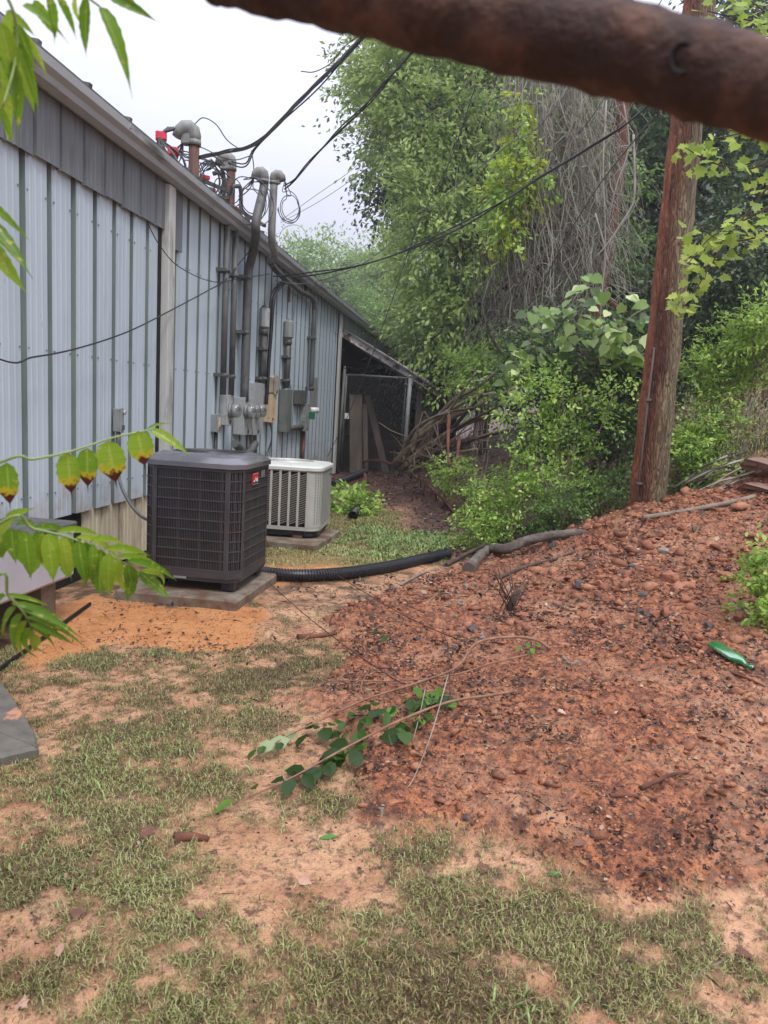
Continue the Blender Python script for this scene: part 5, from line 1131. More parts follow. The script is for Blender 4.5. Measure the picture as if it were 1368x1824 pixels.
# ------------------------------------------------------------------ corrugated black drain hoses
def hose(pts, r, lab, open_end=False, pitch=.021):
    P = smooth_path(pts, 24); P = [np.array(p) for p in P]; L_ = [0]
    for a, b in zip(P[:-1], P[1:]): L_.append(L_[-1]+np.linalg.norm(b-a))
    n = int(L_[-1]/pitch)*4; s = np.linspace(0, L_[-1], n+1); Q = np.stack([np.interp(s, L_, [p[i] for p in P]) for i in range(3)], 1)
    rr = [r*(1.0, 1.0, .86, .86)[i % 4] for i in range(n+1)]
    m = MB(); m.tube(Q, rr, 16, cap=not open_end, sm=False); o = m.build('drain_hose', m_black); tag(o, lab, 'hose')
    if open_end:
        m = MB(); m.tube(Q[:8], r*.8, 16, cap=False); m.build('inner_wall', m_dark, o)
    return o
hose([ong(462, 1030)+[0, 0, .05], ong(500, 1035)+[0, 0, .055], ong(560, 1036)+[0, 0, .055], ong(630, 1030)+[0, 0, .055], ong(700, 1018)+[0, 0, .055], ong(755, 1005)+[0, 0, .055], ong(797, 995)+[0, 0, .05]], .056, 'long black corrugated drain hose snaking right from the dark air conditioner', pitch=.024)
hose([ong(628, 927)+[0, 0, .06], ong(634, 917)+[0, 0, .06], ong(640, 908)+[0, 0, .05]], .062, 'short open-ended black hose stub in the grass by the white air conditioner', True)
hose([ong(592, 868)+[0, 0, .05], ong(620, 858)+[0, 0, .07], ong(650, 848)+[0, 0, .1]], .07, 'black hose lying at the foot of the chain-link gate')

# ------------------------------------------------------------------ green bottle
k = NT('bottle_glass'); k.col('12803f'); k.b.inputs['Transmission Weight'].default_value = .35; k.rough(.22, 0, .3); m_bot = k.m
pa_, pb_ = ong(1270, 1158), ong(1340, 1203); d = pb_-pa_; L_ = np.linalg.norm(d); d /= L_
pa_ = pa_+np.array([0, 0, .035]); BO = empty('bottle', tuple(pa_), 0, 'green glass bottle lying on the red soil at the right', 'bottle')
prof = [(0, .2), (.004, .8), (.02, 1), (.60, 1), (.68, .85), (.74, .5), (.79, .36), (.93, .34), (.935, .42), (.975, .42), (.98, .3), (1, .3)]
m = MB(); rad = .037; s_ = np.cross(d, [0, 0, 1]); s_ /= np.linalg.norm(s_); u_ = np.cross(s_, d); V = []; n = 20
for t, q in prof:
    for i in range(n):
        a = 2*math.pi*i/n; flat = .62+.38*(t > .72); V.append(pa_+d*t*L_+s_*math.cos(a)*rad*q*1.25*(1 if t < .72 else .8)+u_*math.sin(a)*rad*q*flat)
m.add(V, [(r*n+i, r*n+(i+1) % n, (r+1)*n+(i+1) % n, (r+1)*n+i) for r in range(len(prof)-1) for i in range(n)]+[list(range(n))[::-1]], 0, True)
m.build('glass', m_bot, BO)
m = MB(); m.tube([pa_+d*.985*L_, pa_+d*1.005*L_], .011, 10); m.build('mouth', simple('bottle_rim', '10201a', '1c2f26', 8, .3), BO)

# ------------------------------------------------------------------ stones, clods, rubble
def rockmesh(name, mat, seed, sub=2, flat=.7):
    
    bm = bmesh.new(); bmesh.ops.create_icosphere(bm, subdivisions=sub, radius=1); g = random.Random(seed)
    pl = [(Vector((g.gauss(0, 1), g.gauss(0, 1), g.gauss(0, 1))).normalized(), g.uniform(.35, .8)) for _ in range(13)]
    for v in bm.verts:
        c_ = v.co.normalized()
        for n_, dd in pl:
            t = v.co.dot(n_)
            if t > dd: v.co -= n_*(t-dd)
        v.co += c_*g.uniform(-.05, .05); v.co.z *= flat
    me = bpy.data.meshes.new(name); bm.to_mesh(me); bm.free(); me.materials.append(mat); return me
m_clay = simple('clay_clod', '7c4a36', 'a36b4f', 9, .9, 0, .6, 30, .01, dirt='54352a', dscale=7)
m_stone = simple('grey_stone', '6b625c', '968c84', 7, .8, 0, .5, 30, .008, dirt='7a4a38', dscale=5)
m_stoned = simple('dark_stone', '3a3433', '5a5250', 9, .7, 0, .5, 30, .008)
m_rockr = simple('reddish_rock', '6d5349', '8d7062', 5, .85, 0, .6, 20, .012, dirt='4b3831', dscale=6)
rk = {n_: [rockmesh('stone', m_, s, f) for s in range(3)] for n_, m_, f in (('c', m_clay, 2), ('s', m_stone, 1), ('d', m_stoned, 1))}
def rock(px, py, r, kind, lab, name='stone', cat='stone', group=None, sx=1.0, y=None, sz=1.0, sink=.3):
    p = ong(px, py) if y is None else ony(px, py, y); o = bpy.data.objects.new(name, random.choice(rk[kind])); COL.objects.link(o)
    o.location = (p[0], p[1], p[2]+r*sz*(.5-sink)); o.scale = (r*sx, r, r*sz); o.rotation_euler = (random.uniform(-.3, .3), random.uniform(-.3, .3), random.uniform(0, 6)); return tag(o, lab, cat, group)
rkb = rockmesh('boulder', m_rockr, 21, 3)
for px, py, y, sx, sz, lab in ((1352, 830, 7.4, .3, .16, 'rounded reddish rock, upper of two at the right edge'), (1350, 872, 7.15, .3, .12, 'flat pale-cornered rock under the rounded one at the right edge')):
    p = ony(px, py, y); o = bpy.data.objects.new('boulder', rkb); COL.objects.link(o); o.location = tuple(p); o.scale = (sx, .25, sz*1.3); o.rotation_euler = (.1, .15, px*.01); tag(o, lab, 'rock')
rock(1150, 962, .12, 'c', 'large rounded lump of red clay at the right side of the slide', 'clay_clod', 'clod', sz=.8, y=6.6)
rock(1190, 1036, .09, 'c', 'flat-topped orange clay block on the upper right soil', 'clay_clod', 'clod', sx=1.3)
rock(1293, 1035, .10, 'c', 'big clay lump near the right edge plant', 'clay_clod', 'clod', sz=.8)
rock(1290, 1072, .07, 'c', 'pale flat stone slab tilted on the clay above the bottle', 'clay_clod', 'clod', sx=1.4, sz=.4)
for px, py, r, k_, lab in ((828, 1047, .055, 's', 'white-edged flat stone on the soil right of the hose end'), (846, 1042, .035, 's', 'small pale stone beside the white-edged flat one'), (842, 1127, .06, 'd', 'dark angular stone, largest of the rubble'), (820, 1078, .04, 's', 'grey stone at the top of the rubble'), (812, 1100, .03, 's', 'pale stone at the left side of the rubble'), (860, 1138, .035, 's', 'grey stone at the foot of the rubble'), (848, 1095, .03, 'd', 'small dark stone in the middle of the rubble'), (985, 975, .08, 'd', 'grey stone wedged behind the weathered log'), (1180, 985, .07, 's', 'grey flat stone on the bank'), (905, 1050, .04, 's', 'small stone left of the dead stump'), (1030, 1045, .08, 'd', 'dark flat chunk on the upper soil')): rock(px, py, r, k_, lab)
for i in range(26):
    px, py = random.uniform(790, 880), random.uniform(1070, 1160); rock(px, py, random.uniform(.012, .028), random.choice('ssdc'), 'small rubble stone between the larger grey ones', group='rubble below the dead stump')
for i in range(60):
    px, py = random.uniform(1030, 1368), random.uniform(925, 1120); rock(px, py, random.uniform(.02, .06), 'c' if random.random() < .75 else 'd', 'fist-sized clod among many on the upper slope of the red bank', 'clay_clod', 'clod', 'clods on the red bank')
for i in range(34):
    px, py = random.uniform(700, 1368), random.uniform(1100, 1500)
    if masks(*[np.array([v]) for v in ong(px, py)[:2]])[0][0] < .5: continue
    rock(px, py, random.uniform(.012, .03), 'c' if random.random() < .6 else 'd', 'small clod among many on the lower red soil', 'clay_clod', 'clod', 'clods on the lower red soil')
k = NT('litter_bits'); t = k.attr('tint'); c = k.ramp(t, [(0, '1d1412'), (.4, '3d2a22'), (.75, '6a4a3a'), (.93, '8f7058'), (1, 'b09a86')]); k.col(c); k.rough(.8); m_litb = k.m
# fine gravel and crumbs: uncountable
def rocks_stuff(name, n, xr, yr, fn, smin, smax, mats, seed, lab, power=2.2):
    g = np.random.default_rng(seed); bm = bmesh.new(); bmesh.ops.create_icosphere(bm, subdivisions=1, radius=1)
    bv = np.array([v.co for v in bm.verts]); bf = np.array([[v.index for v in f.verts] for f in bm.faces]); bm.free()
    x = g.uniform(*xr, n*3); y = yr[0]+(yr[1]-yr[0])*g.random(n*3)**1.5; keep = g.random(n*3) < fn(x, y); x, y = x[keep][:n], y[keep][:n]; n = len(x)
    s = (smin+(smax-smin)*g.random(n)**power)*np.clip(.3+.7*y/6, .3, 1); z = ground_h(x, y)
    V = bv[None]*(1+.6*g.normal(size=(n, len(bv), 1)).clip(-1.1, 1.3))*np.stack([s*g.uniform(.7, 1.4, n), s*g.uniform(.7, 1.2, n), s*g.uniform(.5, .9, n)], 1)[:, None]
    V = V+np.stack([x, y, z+s*.02], 1)[:, None]; F_ = (bf[None]+(np.arange(n)*len(bv))[:, None, None]).reshape(-1, 3)
    o = link(name, fastmesh(name, V.reshape(-1, 3), F_, mats, dict(tint=np.repeat(g.random(n), len(bv))))); tag(o, lab, 'gravel', kind='stuff'); return o
k = NT('crumbs'); t = k.attr('tint'); c = k.ramp(t, [(0, '2b201e'), (.08, '453029'), (.2, '6a4232'), (.6, '98634a'), (.93, 'b48263'), (1, '857a72')]); k.col(c); k.rough(.8); k.bump(k.noise(200, 3), .4, .003); m_crumb = k.m
k = NT('clay_lump'); t = k.attr('tint'); c = k.mix(.5, k.ramp(t, [(0, '4f3026'), (.4, '85503b'), (.8, 'a56c50'), (1, 'b98767')]), k.ramp(k.noise(25, 5, .7), [(.3, '55301f'), (.7, 'b87c5a')])); k.col(c); k.rough(.75); k.bump(k.noise(120, 4), .7, .008); m_lump = k.m
rocks_stuff('gravel', 42000, (-1.2, 3), (1.6, 7.6), lambda x, y: masks(x, y)[0]*np.clip(.1+3*(fbm(x*2.5, y*2.5, 61)-.38), .04, 1), .0025, .014, m_crumb, 11, 'fine clay crumbs and gravel scattered over the red soil', 3.5)
rocks_stuff('clay_lumps', 5200, (-1.0, 3), (1.7, 7.4), lambda x, y: masks(x, y)[0]*np.clip(.15+.25*y/5+2.5*(fbm(x*3, y*3, 67)-.5), .03, 1), .006, .042, m_lump, 15, 'lumps and clods of clay crumbled over the bank', 5)
rocks_stuff('clay_lump_scatter', 900, (.5, 2.9), (5.4, 7.5), lambda x, y: masks(x, y)[0]*sst(.4, .6, fbm(x*3+5, y*3, 69)), .008, .055, m_lump, 16, 'broken lumps of clay below the foot of the utility pole', 4)
rocks_stuff('soil_crumbs', 5000, (-2.4, 3), (1.5, 5.5), lambda x, y: (1-masks(x, y)[0])*sst(.42, .6, fbm(x*4, y*4, 63)), .002, .008, m_litb, 12, 'dark crumbs of mulch on the silt', 2.5)
def flakes(name, n, xr, yr, fn, size, mat, seed, lab, T=None, lift=.004, width=1.0, pw=1.5, up=.25):
    g = np.random.default_rng(seed); x = g.uniform(*xr, n*4); y = yr[0]+(yr[1]-yr[0])*g.random(n*4)**pw; keep = g.random(n*4) < fn(x, y); x, y = x[keep][:n], y[keep][:n]; n = len(x)
    z = ground_h(x, y)+lift; d = np.stack([g.normal(size=n), g.normal(size=n), g.normal(size=n)*up], 1); nr = np.stack([g.normal(size=n)*.4, g.normal(size=n)*.4, np.ones(n)], 1)
    P, F_ = scatter(T or T_diamond(), np.stack([x, y, z], 1), unit(d), unit(nr), size*(.4+1.2*g.random(n)**1.5)*np.clip(.35+.65*y/5.5, .4, 1), width)
    o = link(name, fastmesh(name, P, F_, mat, dict(tint=np.repeat(g.random(n), len((T or T_diamond())[0]))))); tag(o, lab, 'litter', kind='stuff'); return o
flakes('leaf_litter', 15000, (-2.8, 3), (5.8, 18), lambda x, y: masks(x, y)[2]*.9+masks(x, y)[0]*.12*(y > 5.5), .05, m_litb, 5, 'brown leaf litter in front of the lean-to and under the shrubs', width=1.1)
flakes('bark_crumbs', 15000, (-2.6, 3), (1.5, 7.5), lambda x, y: .12+masks(x, y)[0]*.6*sst(.45, .6, fbm(x*1.7, y*1.7, 71)), .013, m_litb, 6, 'dark bark crumbs and bits on the soil', width=.9, T=T_ovate(), up=.5)
flakes('dark_mulch', 26000, (-2.6, 3), (2.2, 8.2), lambda x, y: (masks(x, y)[0]*.9+.3*(y > 4)*(1-.7*masks(x, y)[1]))*sst(.52, .68, .6*fbm(x*1.6+2, y*1.6, 101)+.4*fbm(x*7, y*7, 103)), .028, m_litb, 31, 'drifts of dark wet mulch and leaf scraps on the bank', T=T_ovate(), up=.6, lift=.006)
flakes('mulch_scraps', 5000, (-2.2, 1.6), (1.4, 5), lambda x, y: (1-masks(x, y)[0])*sst(.55, .68, .5*fbm(x*1.5+7, y*1.5, 111)+.5*fbm(x*6, y*6, 113)), .02, m_litb, 32, 'dark leaf scraps matted into the muddy grass', T=T_ovate(), up=.6, lift=.006)
flakes('twig_bits', 1500, (-2.4, 3), (1.6, 8), lambda x, y: .15+masks(x, y)[0]*.5+masks(x, y)[2]*.6, .09, m_litb, 8, 'scattered needle-thin twig bits', width=.06, lift=.008)

# ------------------------------------------------------------------ muddy grass
def grass(name, n, xr, yr, fn, lmin, lmax, w_, mat, seed, lab, pw=1.6, curl=1.0):
    g = np.random.default_rng(seed); x = g.uniform(*xr, n*5); y = yr[0]+(yr[1]-yr[0])*g.random(n*5)**pw
    keep = g.random(n*5) < fn(x, y); x, y = x[keep][:n], y[keep][:n]; n = len(x)
    z = ground_h(x, y); L_ = lmin+(lmax-lmin)*g.random(n)**1.4; a = g.uniform(0, 2*math.pi, n); lean = g.uniform(.2, 1.5, n)*curl
    w1 = w_*(.6+.8*g.random(n)); K = 4; V = np.zeros((n, 2*K-1, 3)); px, py, pz = x.copy(), y.copy(), z.copy(); th = .2+.5*g.random(n); da = g.normal(size=n)*.6
    for i in range(K):
        wv_ = w1*(1-(i/(K-1))**1.6)*.5
        if i < K-1: V[:, 2*i] = np.stack([px-np.sin(a)*wv_, py+np.cos(a)*wv_, pz], 1); V[:, 2*i+1] = np.stack([px+np.sin(a)*wv_, py-np.cos(a)*wv_, pz], 1)
        else: V[:, 2*i] = np.stack([px, py, pz], 1)
        st = L_/(K-1); px = px+np.cos(a)*np.sin(th)*st; py = py+np.sin(a)*np.sin(th)*st; pz = np.maximum(pz+np.cos(th)*st, z+.003+.004*i); th = th+lean; a = a+da
    f = [(0, 1, 3), (0, 3, 2), (2, 3, 5), (2, 5, 4), (4, 5, 6)]; F_ = (np.array(f)[None]+(np.arange(n)*(2*K-1))[:, None, None]).reshape(-1, 3)
    patch = fbm(x*1.3+9, y*1.3, 81, 3); tint = np.clip(.5+(patch-.5)*.9+.3*g.normal(size=n), 0, 1)
    o = link(name, fastmesh(name, V.reshape(-1, 3), F_, mat, dict(tint=np.repeat(tint, 2*K-1)))); tag(o, lab, 'grass', kind='stuff'); return o
k = NT('muddy_grass'); t = k.attr('tint'); c = k.ramp(t, [(.05, '40321f'), (.22, '7d6a44'), (.38, 'c4b083'), (.5, '55562a'), (.7, '828a46'), (.95, 'b8bd82')]); k.col(c); k.rough(.6, 0, .3)
tr = k.n('ShaderNodeBsdfTranslucent'); k.l(c, tr.inputs['Color']); ms = k.n('ShaderNodeMixShader'); ms.inputs[0].default_value = .15; k.l(k.b.outputs[0], ms.inputs[1]); k.l(tr.outputs[0], ms.inputs[2]); k.l(ms.outputs[0], k.o.inputs[0]); m_grass = k.m
GM = lambda x, y: np.clip(masks(x, y)[5], 0, 1)*(~((x < -1.55) & (y > 4.9) & (y < 6)))*(1-.0*x)
grass('grass', 125000, (-2.6, 1.6), (1.35, 5.2), GM, .014, .042, .0024, m_grass, 21, 'short muddy olive grass flattened by silt across the foreground')
grass('grass', 26000, (-2.4, 0.6), (6.0, 11.5), lambda x, y: GM(x, y)*masks(x, y)[4]+.05*GM(x, y), .03, .06, .006, m_grass, 22, 'short pale grass around the white air conditioner', pw=1.0)
k = NT('fresh_grass'); t = k.attr('tint'); c = k.ramp(t, [(.1, '5c7338'), (.9, '8fa562')]); k.col(c); k.rough(.45); m_fresh = k.m
grass('grass_tufts', 1500, (-2.2, 1.2), (1.4, 4.6), lambda x, y: GM(x, y)*sst(.55, .7, fbm(x*3.5, y*3.5, 91)), .03, .07, .006, m_fresh, 23, 'fresher green blades in the muddy grass', curl=1.0)
grass('ground_cover', 5200, (-1.4, -.2), (7.3, 9.2), lambda x, y: sst(.35, .6, fbm(x*2.5, y*2.5, 95)), .04, .08, .014, m_fresh, 24, 'leafy ground cover behind the black hose', pw=1.0, curl=.6)
# single fallen leaves in the foreground
m_dead = simple('dead_leaf', 'a8806c', 'c9a491', 12, .7, 0, .2); m_deadd = simple('dead_leaf_dark', '53342a', '77503f', 12, .7, 0, .2)
dl = [leafmesh('dead_leaf', T_maple(), m_dead), leafmesh('dead_leaf', T_ovate(), m_dead), leafmesh('dead_leaf', T_ovate(), m_deadd), leafmesh('dead_leaf', T_maple(), m_deadd)]
for px, py, s, k_, lab in ((1005, 1272, .045, 0, 'curled tan leaf on the open clay in the middle right'), (530, 1573, .05, 1, 'pinkish pointed leaf standing in the grass'), (105, 1712, .045, 1, 'pale pink leaf in the grass at the lower left'), (35, 1790, .04, 0, 'crumpled pale leaf at the bottom left corner'), (215, 1252, .035, 1, 'small pale leaf in the upper left grass'), (868, 1560, .06, 3, 'brown leaf at the edge of the silt'), (935, 1477, .06, 3, 'dark lobed leaf at the lower edge of the clay'), (880, 1475, .04, 2, 'small dark leaf left of the dark lobed one'), (1020, 1510, .05, 2, 'dark curled leaf standing on the silt'), (630, 1375, .06, 1, 'pale leaf under the green fallen sprig'), (150, 1640, .05, 2, 'grey leaf flat in the grass at the left'), (1145, 1225, .03, 1, 'tiny yellowish leaf on the clay near the bottle'), (365, 1640, .04, 2, 'brown leaf in the lower left grass'), (420, 1235, .04, 2, 'small dark leaf in the upper grass'), (250, 1490, .06, 3, 'large brown leaf lying by the bark piece'), (1330, 1700, .05, 3, 'dark leaf on the silt at the right edge')):
    p = ong(px, py); o = place_leaf(dl[k_], None, p+np.array([0, 0, .012]), (random.gauss(0, 1), random.gauss(0, 1), .25), (random.gauss(0, .4), -.4, 1), s, 'dead_leaf'); tag(o, lab, 'leaf')
m_fl = leafmat('fallen_green_leaf', '2b5a24', '3f7a33', '6aa04a', .2)
fl = leafmesh('green_leaf', T_ovate(), m_fl, .6)
for px, py, s, lab in ((1140, 1262, .03, 'tiny green leaf on the clay left of the bottle'), (568, 1500, .07, 'long light green blade-like leaf lying in the grass'), (975, 1565, .05, 'bright green leaf on the silt left of centre'), (1170, 1195, .02, 'speck of yellow-green leaf on the clay')):
    p = ong(px, py); o = place_leaf(fl, None, p+np.array([0, 0, .012]), (1, .4, .1), (0, -.3, 1), s, 'green_leaf', .5); tag(o, lab, 'leaf')

# ------------------------------------------------------------------ broken leafy branch lying across the foreground clay
m_spr = leafmat('sprig_leaf', '20370f', '3b5a1e', '6f9638', .25, .38, .35); m_sprp = leafmat('sprig_leaf_pale', '7d8c62', '98a67c', 'b9c29c', .2, .35)
m_stem = simple('branch_stem', '6b4636', '9a735c', 14, .7, 0, .3); m_stemd = simple('branch_stem_dark', '3d2620', '5a3a30', 14, .7, 0, .3)
FB = empty('broken_branch', tuple(ong(800, 1260)), 0, 'freshly broken branch with dark oval leaves lying over the red soil in the middle', 'branch')
sl = [leafmesh('leaf', T_ovate(), m_spr, t) for t in (.15, .45, .75)]+[leafmesh('leaf', T_ovate(), m_sprp, .5)]
def sprig(pxs, lift, r0, r1, mat, name='stem', seg=6):
    P = smooth_path(gpath(pxs, lift), seg); m = MB(); m.tube(P, list(np.linspace(r0, r1, len(P))), 7, jit=.04); m.build(name, mat, FB); return P
s1 = sprig([(980, 1165), (950, 1162), (900, 1170), (845, 1188), (810, 1232), (740, 1258), (650, 1290), (580, 1315), (500, 1340), (450, 1360)], [.03, .08, .12, .14, .13, .12, .12, .1, .06, .02], .010, .002, m_stem)
s2 = sprig([(945, 1180), (880, 1205), (800, 1230), (700, 1236), (600, 1228), (575, 1226)], [.05, .08, .08, .07, .05, .03], .006, .002, m_stem)
s3 = sprig([(915, 1238), (870, 1260), (800, 1275), (720, 1310), (650, 1345), (590, 1378), (520, 1410), (440, 1440), (405, 1455)], [.02, .06, .07, .08, .08, .08, .06, .04, .02], .008, .002, m_stem)
s4 = sprig([(478, 1075), (540, 1130), (620, 1185), (700, 1232), (722, 1238)], [.16, .14, .1, .07, .06], .003, .004, m_stemd)
s5 = sprig([(600, 1060), (680, 1110), (760, 1150), (838, 1187)], [.16, .14, .12, .13], .003, .004, m_stemd)
sprig([(560, 1130), (520, 1160), (500, 1150)], [.02, .02, .01], .004, .002, m_stem)
sprig([(796, 1235), (770, 1320), (740, 1390), (715, 1425)], [.1, .06, .03, .01], .003, .0015, m_dryl)
sprig([(800, 1275), (795, 1210), (785, 1180)], [.07, .14, .2], .003, .002, m_stemd)
sprig([(650, 1290), (640, 1270), (655, 1245)], [.12, .13, .15], .003, .002, m_stem)
sprig([(755, 1262), (745, 1300), (735, 1330)], [.1, .06, .03], .0025, .0015, m_dryl)
def leafat(px, py, dx, dy, s, k_, lift=.06, wd=1.0):
    p = ong(px, py)+np.array([0, 0, lift]); q = ong(px+dx, py+dy)+np.array([0, 0, lift*.7]); place_leaf(sl[k_], FB, p, q-p, (random.gauss(0, .35), -.45+random.gauss(0, .25), .9), s, 'leaf', wd)
LV = [(683, 1148, -12, -14, .042, 2), (683, 1150, 8, 22, .05, 1), (672, 1140, -18, -6, .035, 1), (655, 1250, -5, -25, .035, 3), (660, 1285, -22, -8, .065, 0), (665, 1280, 6, -24, .055, 1), (645, 1300, 20, 12, .05, 1), (690, 1290, -5, 18, .05, 1), (700, 1280, 10, -18, .04, 2), (720, 1268, -10, -22, .045, 1), (725, 1270, 12, 16, .045, 0), (735, 1290, -8, 20, .045, 1), (742, 1262, 8, -20, .04, 2), (760, 1262, -12, 12, .05, 2), (770, 1258, 16, -8, .05, 2), (790, 1262, -18, 8, .045, 1), (800, 1275, 20, 4, .04, 2), (715, 1330, -22, -2, .06, 0), (718, 1325, 6, 22, .06, 1), (705, 1320, -8, 20, .05, 0),
      (560, 1322, -4, -26, .06, 0), (575, 1318, 10, 24, .06, 0), (545, 1330, -18, 16, .055, 0), (530, 1332, -20, -4, .05, 3), (515, 1340, -28, 4, .065, 3), (490, 1345, -24, 6, .055, 3), (470, 1352, -16, 16, .04, 1), (455, 1358, -14, 12, .04, 1), (500, 1345, -10, 18, .04, 0), (600, 1312, 8, -18, .045, 1), (610, 1308, -10, 20, .04, 1), (620, 1300, 12, -16, .04, 1), (600, 1335, -18, -8, .04, 0), (625, 1345, 14, -18, .05, 1), (620, 1350, -26, -8, .065, 0), (610, 1360, -30, 8, .07, 0), (630, 1365, 8, 18, .06, 0), (590, 1380, -20, -14, .06, 0), (575, 1385, 12, -22, .06, 0), (560, 1390, -8, 26, .065, 0), (545, 1400, -24, -10, .06, 0), (540, 1402, 14, 18, .06, 0), (520, 1410, -12, 22, .06, 0), (505, 1415, -20, -6, .05, 0), (580, 1378, 10, 20, .055, 0), (455, 1432, -6, -18, .04, 1), (415, 1450, -24, 10, .05, 2), (530, 1405, 2, -20, .05, 0),
      (650, 1300, -14, 18, .045, 0), (640, 1320, 10, 16, .045, 1), (745, 1275, -16, 14, .045, 1), (760, 1290, 4, 20, .045, 1), (735, 1255, 14, -14, .04, 2), (780, 1250, 8, -16, .04, 2), (935, 1168, 12, -12, .035, 2), (945, 1172, 8, 14, .035, 2), (925, 1170, -12, 10, .03, 2), (950, 1165, 18, 2, .035, 2), (940, 1180, 4, 18, .03, 1), (555, 1320, -14, -18, .05, 0), (585, 1315, 16, -14, .04, 1)]
for i in range(44):
    u = random.random(); ax, ay = (660+150*u, 1290-35*u) if i % 2 else (560+190*u, 1395-95*u)
    LV.append((ax, ay, random.uniform(-22, 22), random.uniform(-20, 24), random.uniform(.035, .055), random.choice((0, 1, 1, 2))))
for v in LV: v = v[:4]+(v[4]*1.7,)+v[5:]; leafat(*v, wd=random.uniform(.8, 1.15))

# ------------------------------------------------------------------ ailanthus sapling reaching in from the left, close to the camera
k = NT('frond_leaf'); nn_ = k.noise(90, 3, .6); c = k.ramp(k.attr('tint'), [(0, '5c8420'), (.5, '7ba22c'), (1, 'a8bd3c')]); spots = k.ramp(nn_, [(.6, 0.0), (.68, .8)])
tip = k.attr('tip'); c = k.mix(spots, c, 'c9c558'); c = k.mix(k.ramp(k.attr('mid'), [(.86, 0.0), (.97, .5)]), c, 'b5c765'); c = k.mix(k.math('MULTIPLY', k.ramp(k.attr('side'), [(.78, 0.0), (.9, 1.0)]), .15), c, '4e7418'); c = k.mix(k.ramp(k.math('ADD', tip, k.math('MULTIPLY', k.math('SUBTRACT', nn_, .5), .5)), [(.42, 0.0), (.5, 1.0)]), c, 'c0ac2e'); c = k.mix(k.ramp(k.math('ADD', tip, k.math('MULTIPLY', k.math('SUBTRACT', nn_, .5), .4)), [(.52, 0.0), (.58, 1.0)]), c, '4f2012')
k.col(c); k.rough(.35, 0, .5); tr = k.n('ShaderNodeBsdfTranslucent'); k.l(c, tr.inputs['Color']); ms = k.n('ShaderNodeMixShader'); ms.inputs[0].default_value = .5; k.l(k.b.outputs[0], ms.inputs[1]); k.l(tr.outputs[0], ms.inputs[2]); k.l(ms.outputs[0], k.o.inputs[0]); m_frond = k.m
def leaflet_mesh(tint, brown, curl=.25, serr=.03, seed=0, wide=.19):
    g = random.Random(seed); n = 14; V = []; tp = []; F_ = []
    for i in range(n+1):
        u = i/n; wd_ = wide*(math.sin(math.pi*min(u*1.05, 1)**.62)**.9)*(1 if u < .75 else max((1-u)/.25, .0)**.8*.95+.02); wd_ *= 1+serr*(1 if i % 2 else -1)*2
        if brown and u > .5: wd_ *= max(.10, 1-((u-.5)/.22)**1.4*.9)
        z = -curl*u*u; 
        V += [(u, wd_, z+.06*wd_/wide), (u, 0, z-.015), (u, -wd_, z+.06*wd_/wide)]; tp += [u if brown else u*.3]*3
    for i in range(n):
        a = i*3; F_ += [(a, a+3, a+4, a+1), (a+1, a+4, a+5, a+2)]
    me = fastmesh('leaflet', np.array(V), np.array(F_)[:, ::-1], m_frond, dict(tint=np.full(len(V), tint), tip=np.array(tp), mid=np.array([0, 1, 0]*(n+1)), side=np.array([((i % 2)*1.0)]*3 if 0 else [(i % 2)*1.0, ((i+1) % 2)*1.0, (i % 2)*1.0]).ravel() if 0 else np.concatenate([[i % 2, i % 2, i % 2] for i in range(n+1)]).astype(float)), smooth=True); return me
LF = [leaflet_mesh(t, False, c_, seed=i, wide=w2) for i, (t, c_, w2) in enumerate(((.2, .25, .15), (.45, .5, .12), (.7, .3, .14), (.9, .6, .12)))]
LB = [leaflet_mesh(t, True, .15, seed=i+9, wide=.19) for i, t in enumerate((.4, .7))]
base_ = np.array([-1.12, 1.25, 0.0]); AS = empty('sapling', tuple(base_), 0, 'near tree-of-heaven sapling whose drooping fronds of yellow-green leaflets hang in from the left', 'sapling')
m = MB(); trk = smooth_path([(-1.12, 1.25, -.05), (-1.14, 1.22, .7), (-1.1, 1.2, 1.4), (-1.02, 1.15, 1.9), (-.9, 1.1, 2.3)], 5); m.tube(trk, list(np.linspace(.022, .010, len(trk))), 9); m.build('trunk', m_barkl, AS)
m_rach = simple('frond_stalk', '6f8444', '93a566', 14, .5, 0, .1)
def frond(pts, ys, leaves, start=None, r=.0032):
    P = pxp(pts, ys); P = ([np.array(start)] if start is not None else [])+P; P = smooth_path(P, 6); m = MB(); m.tube(P, list(np.linspace(r, r*.5, len(P))), 6)
    f = m.build('frond', m_rach, AS)
    for (px, py, tx, ty, y, dy, me, wd) in leaves:
        a = ony(px, py, y); b = ony(tx, ty, y+dy); L_ = np.linalg.norm(b-a)
        face = unit(CAMP-a)*.8+np.array([0, 0, .5])+rng.normal(size=3)*.15
        place_leaf(me, f, a, b-a, face, L_/.99, 'leaflet', wd)
    return f
# frond A: nearly bare stalk with brown-tipped leaflets
frond([(0, 824), (60, 818), (130, 803), (200, 780), (270, 765)], [1.25, 1.28, 1.32, 1.37, 1.42], [(12, 824, 18, 925, 1.25, 0, LB[0], .95), (120, 806, 128, 905, 1.32, 0, LB[1], 1.05), (155, 798, 156, 892, 1.34, 0, LB[0], 1.0), (192, 785, 210, 885, 1.36, 0, LB[1], 1.3), (245, 768, 262, 850, 1.4, 0, LB[1], 1.4), (262, 768, 270, 812, 1.41, .02, LB[0], .35), (268, 766, 340, 800, 1.42, 0, LF[2], .85), (262, 766, 306, 740, 1.42, .04, LF[1], .45)], start=(-1.11, 1.21, 1.2))
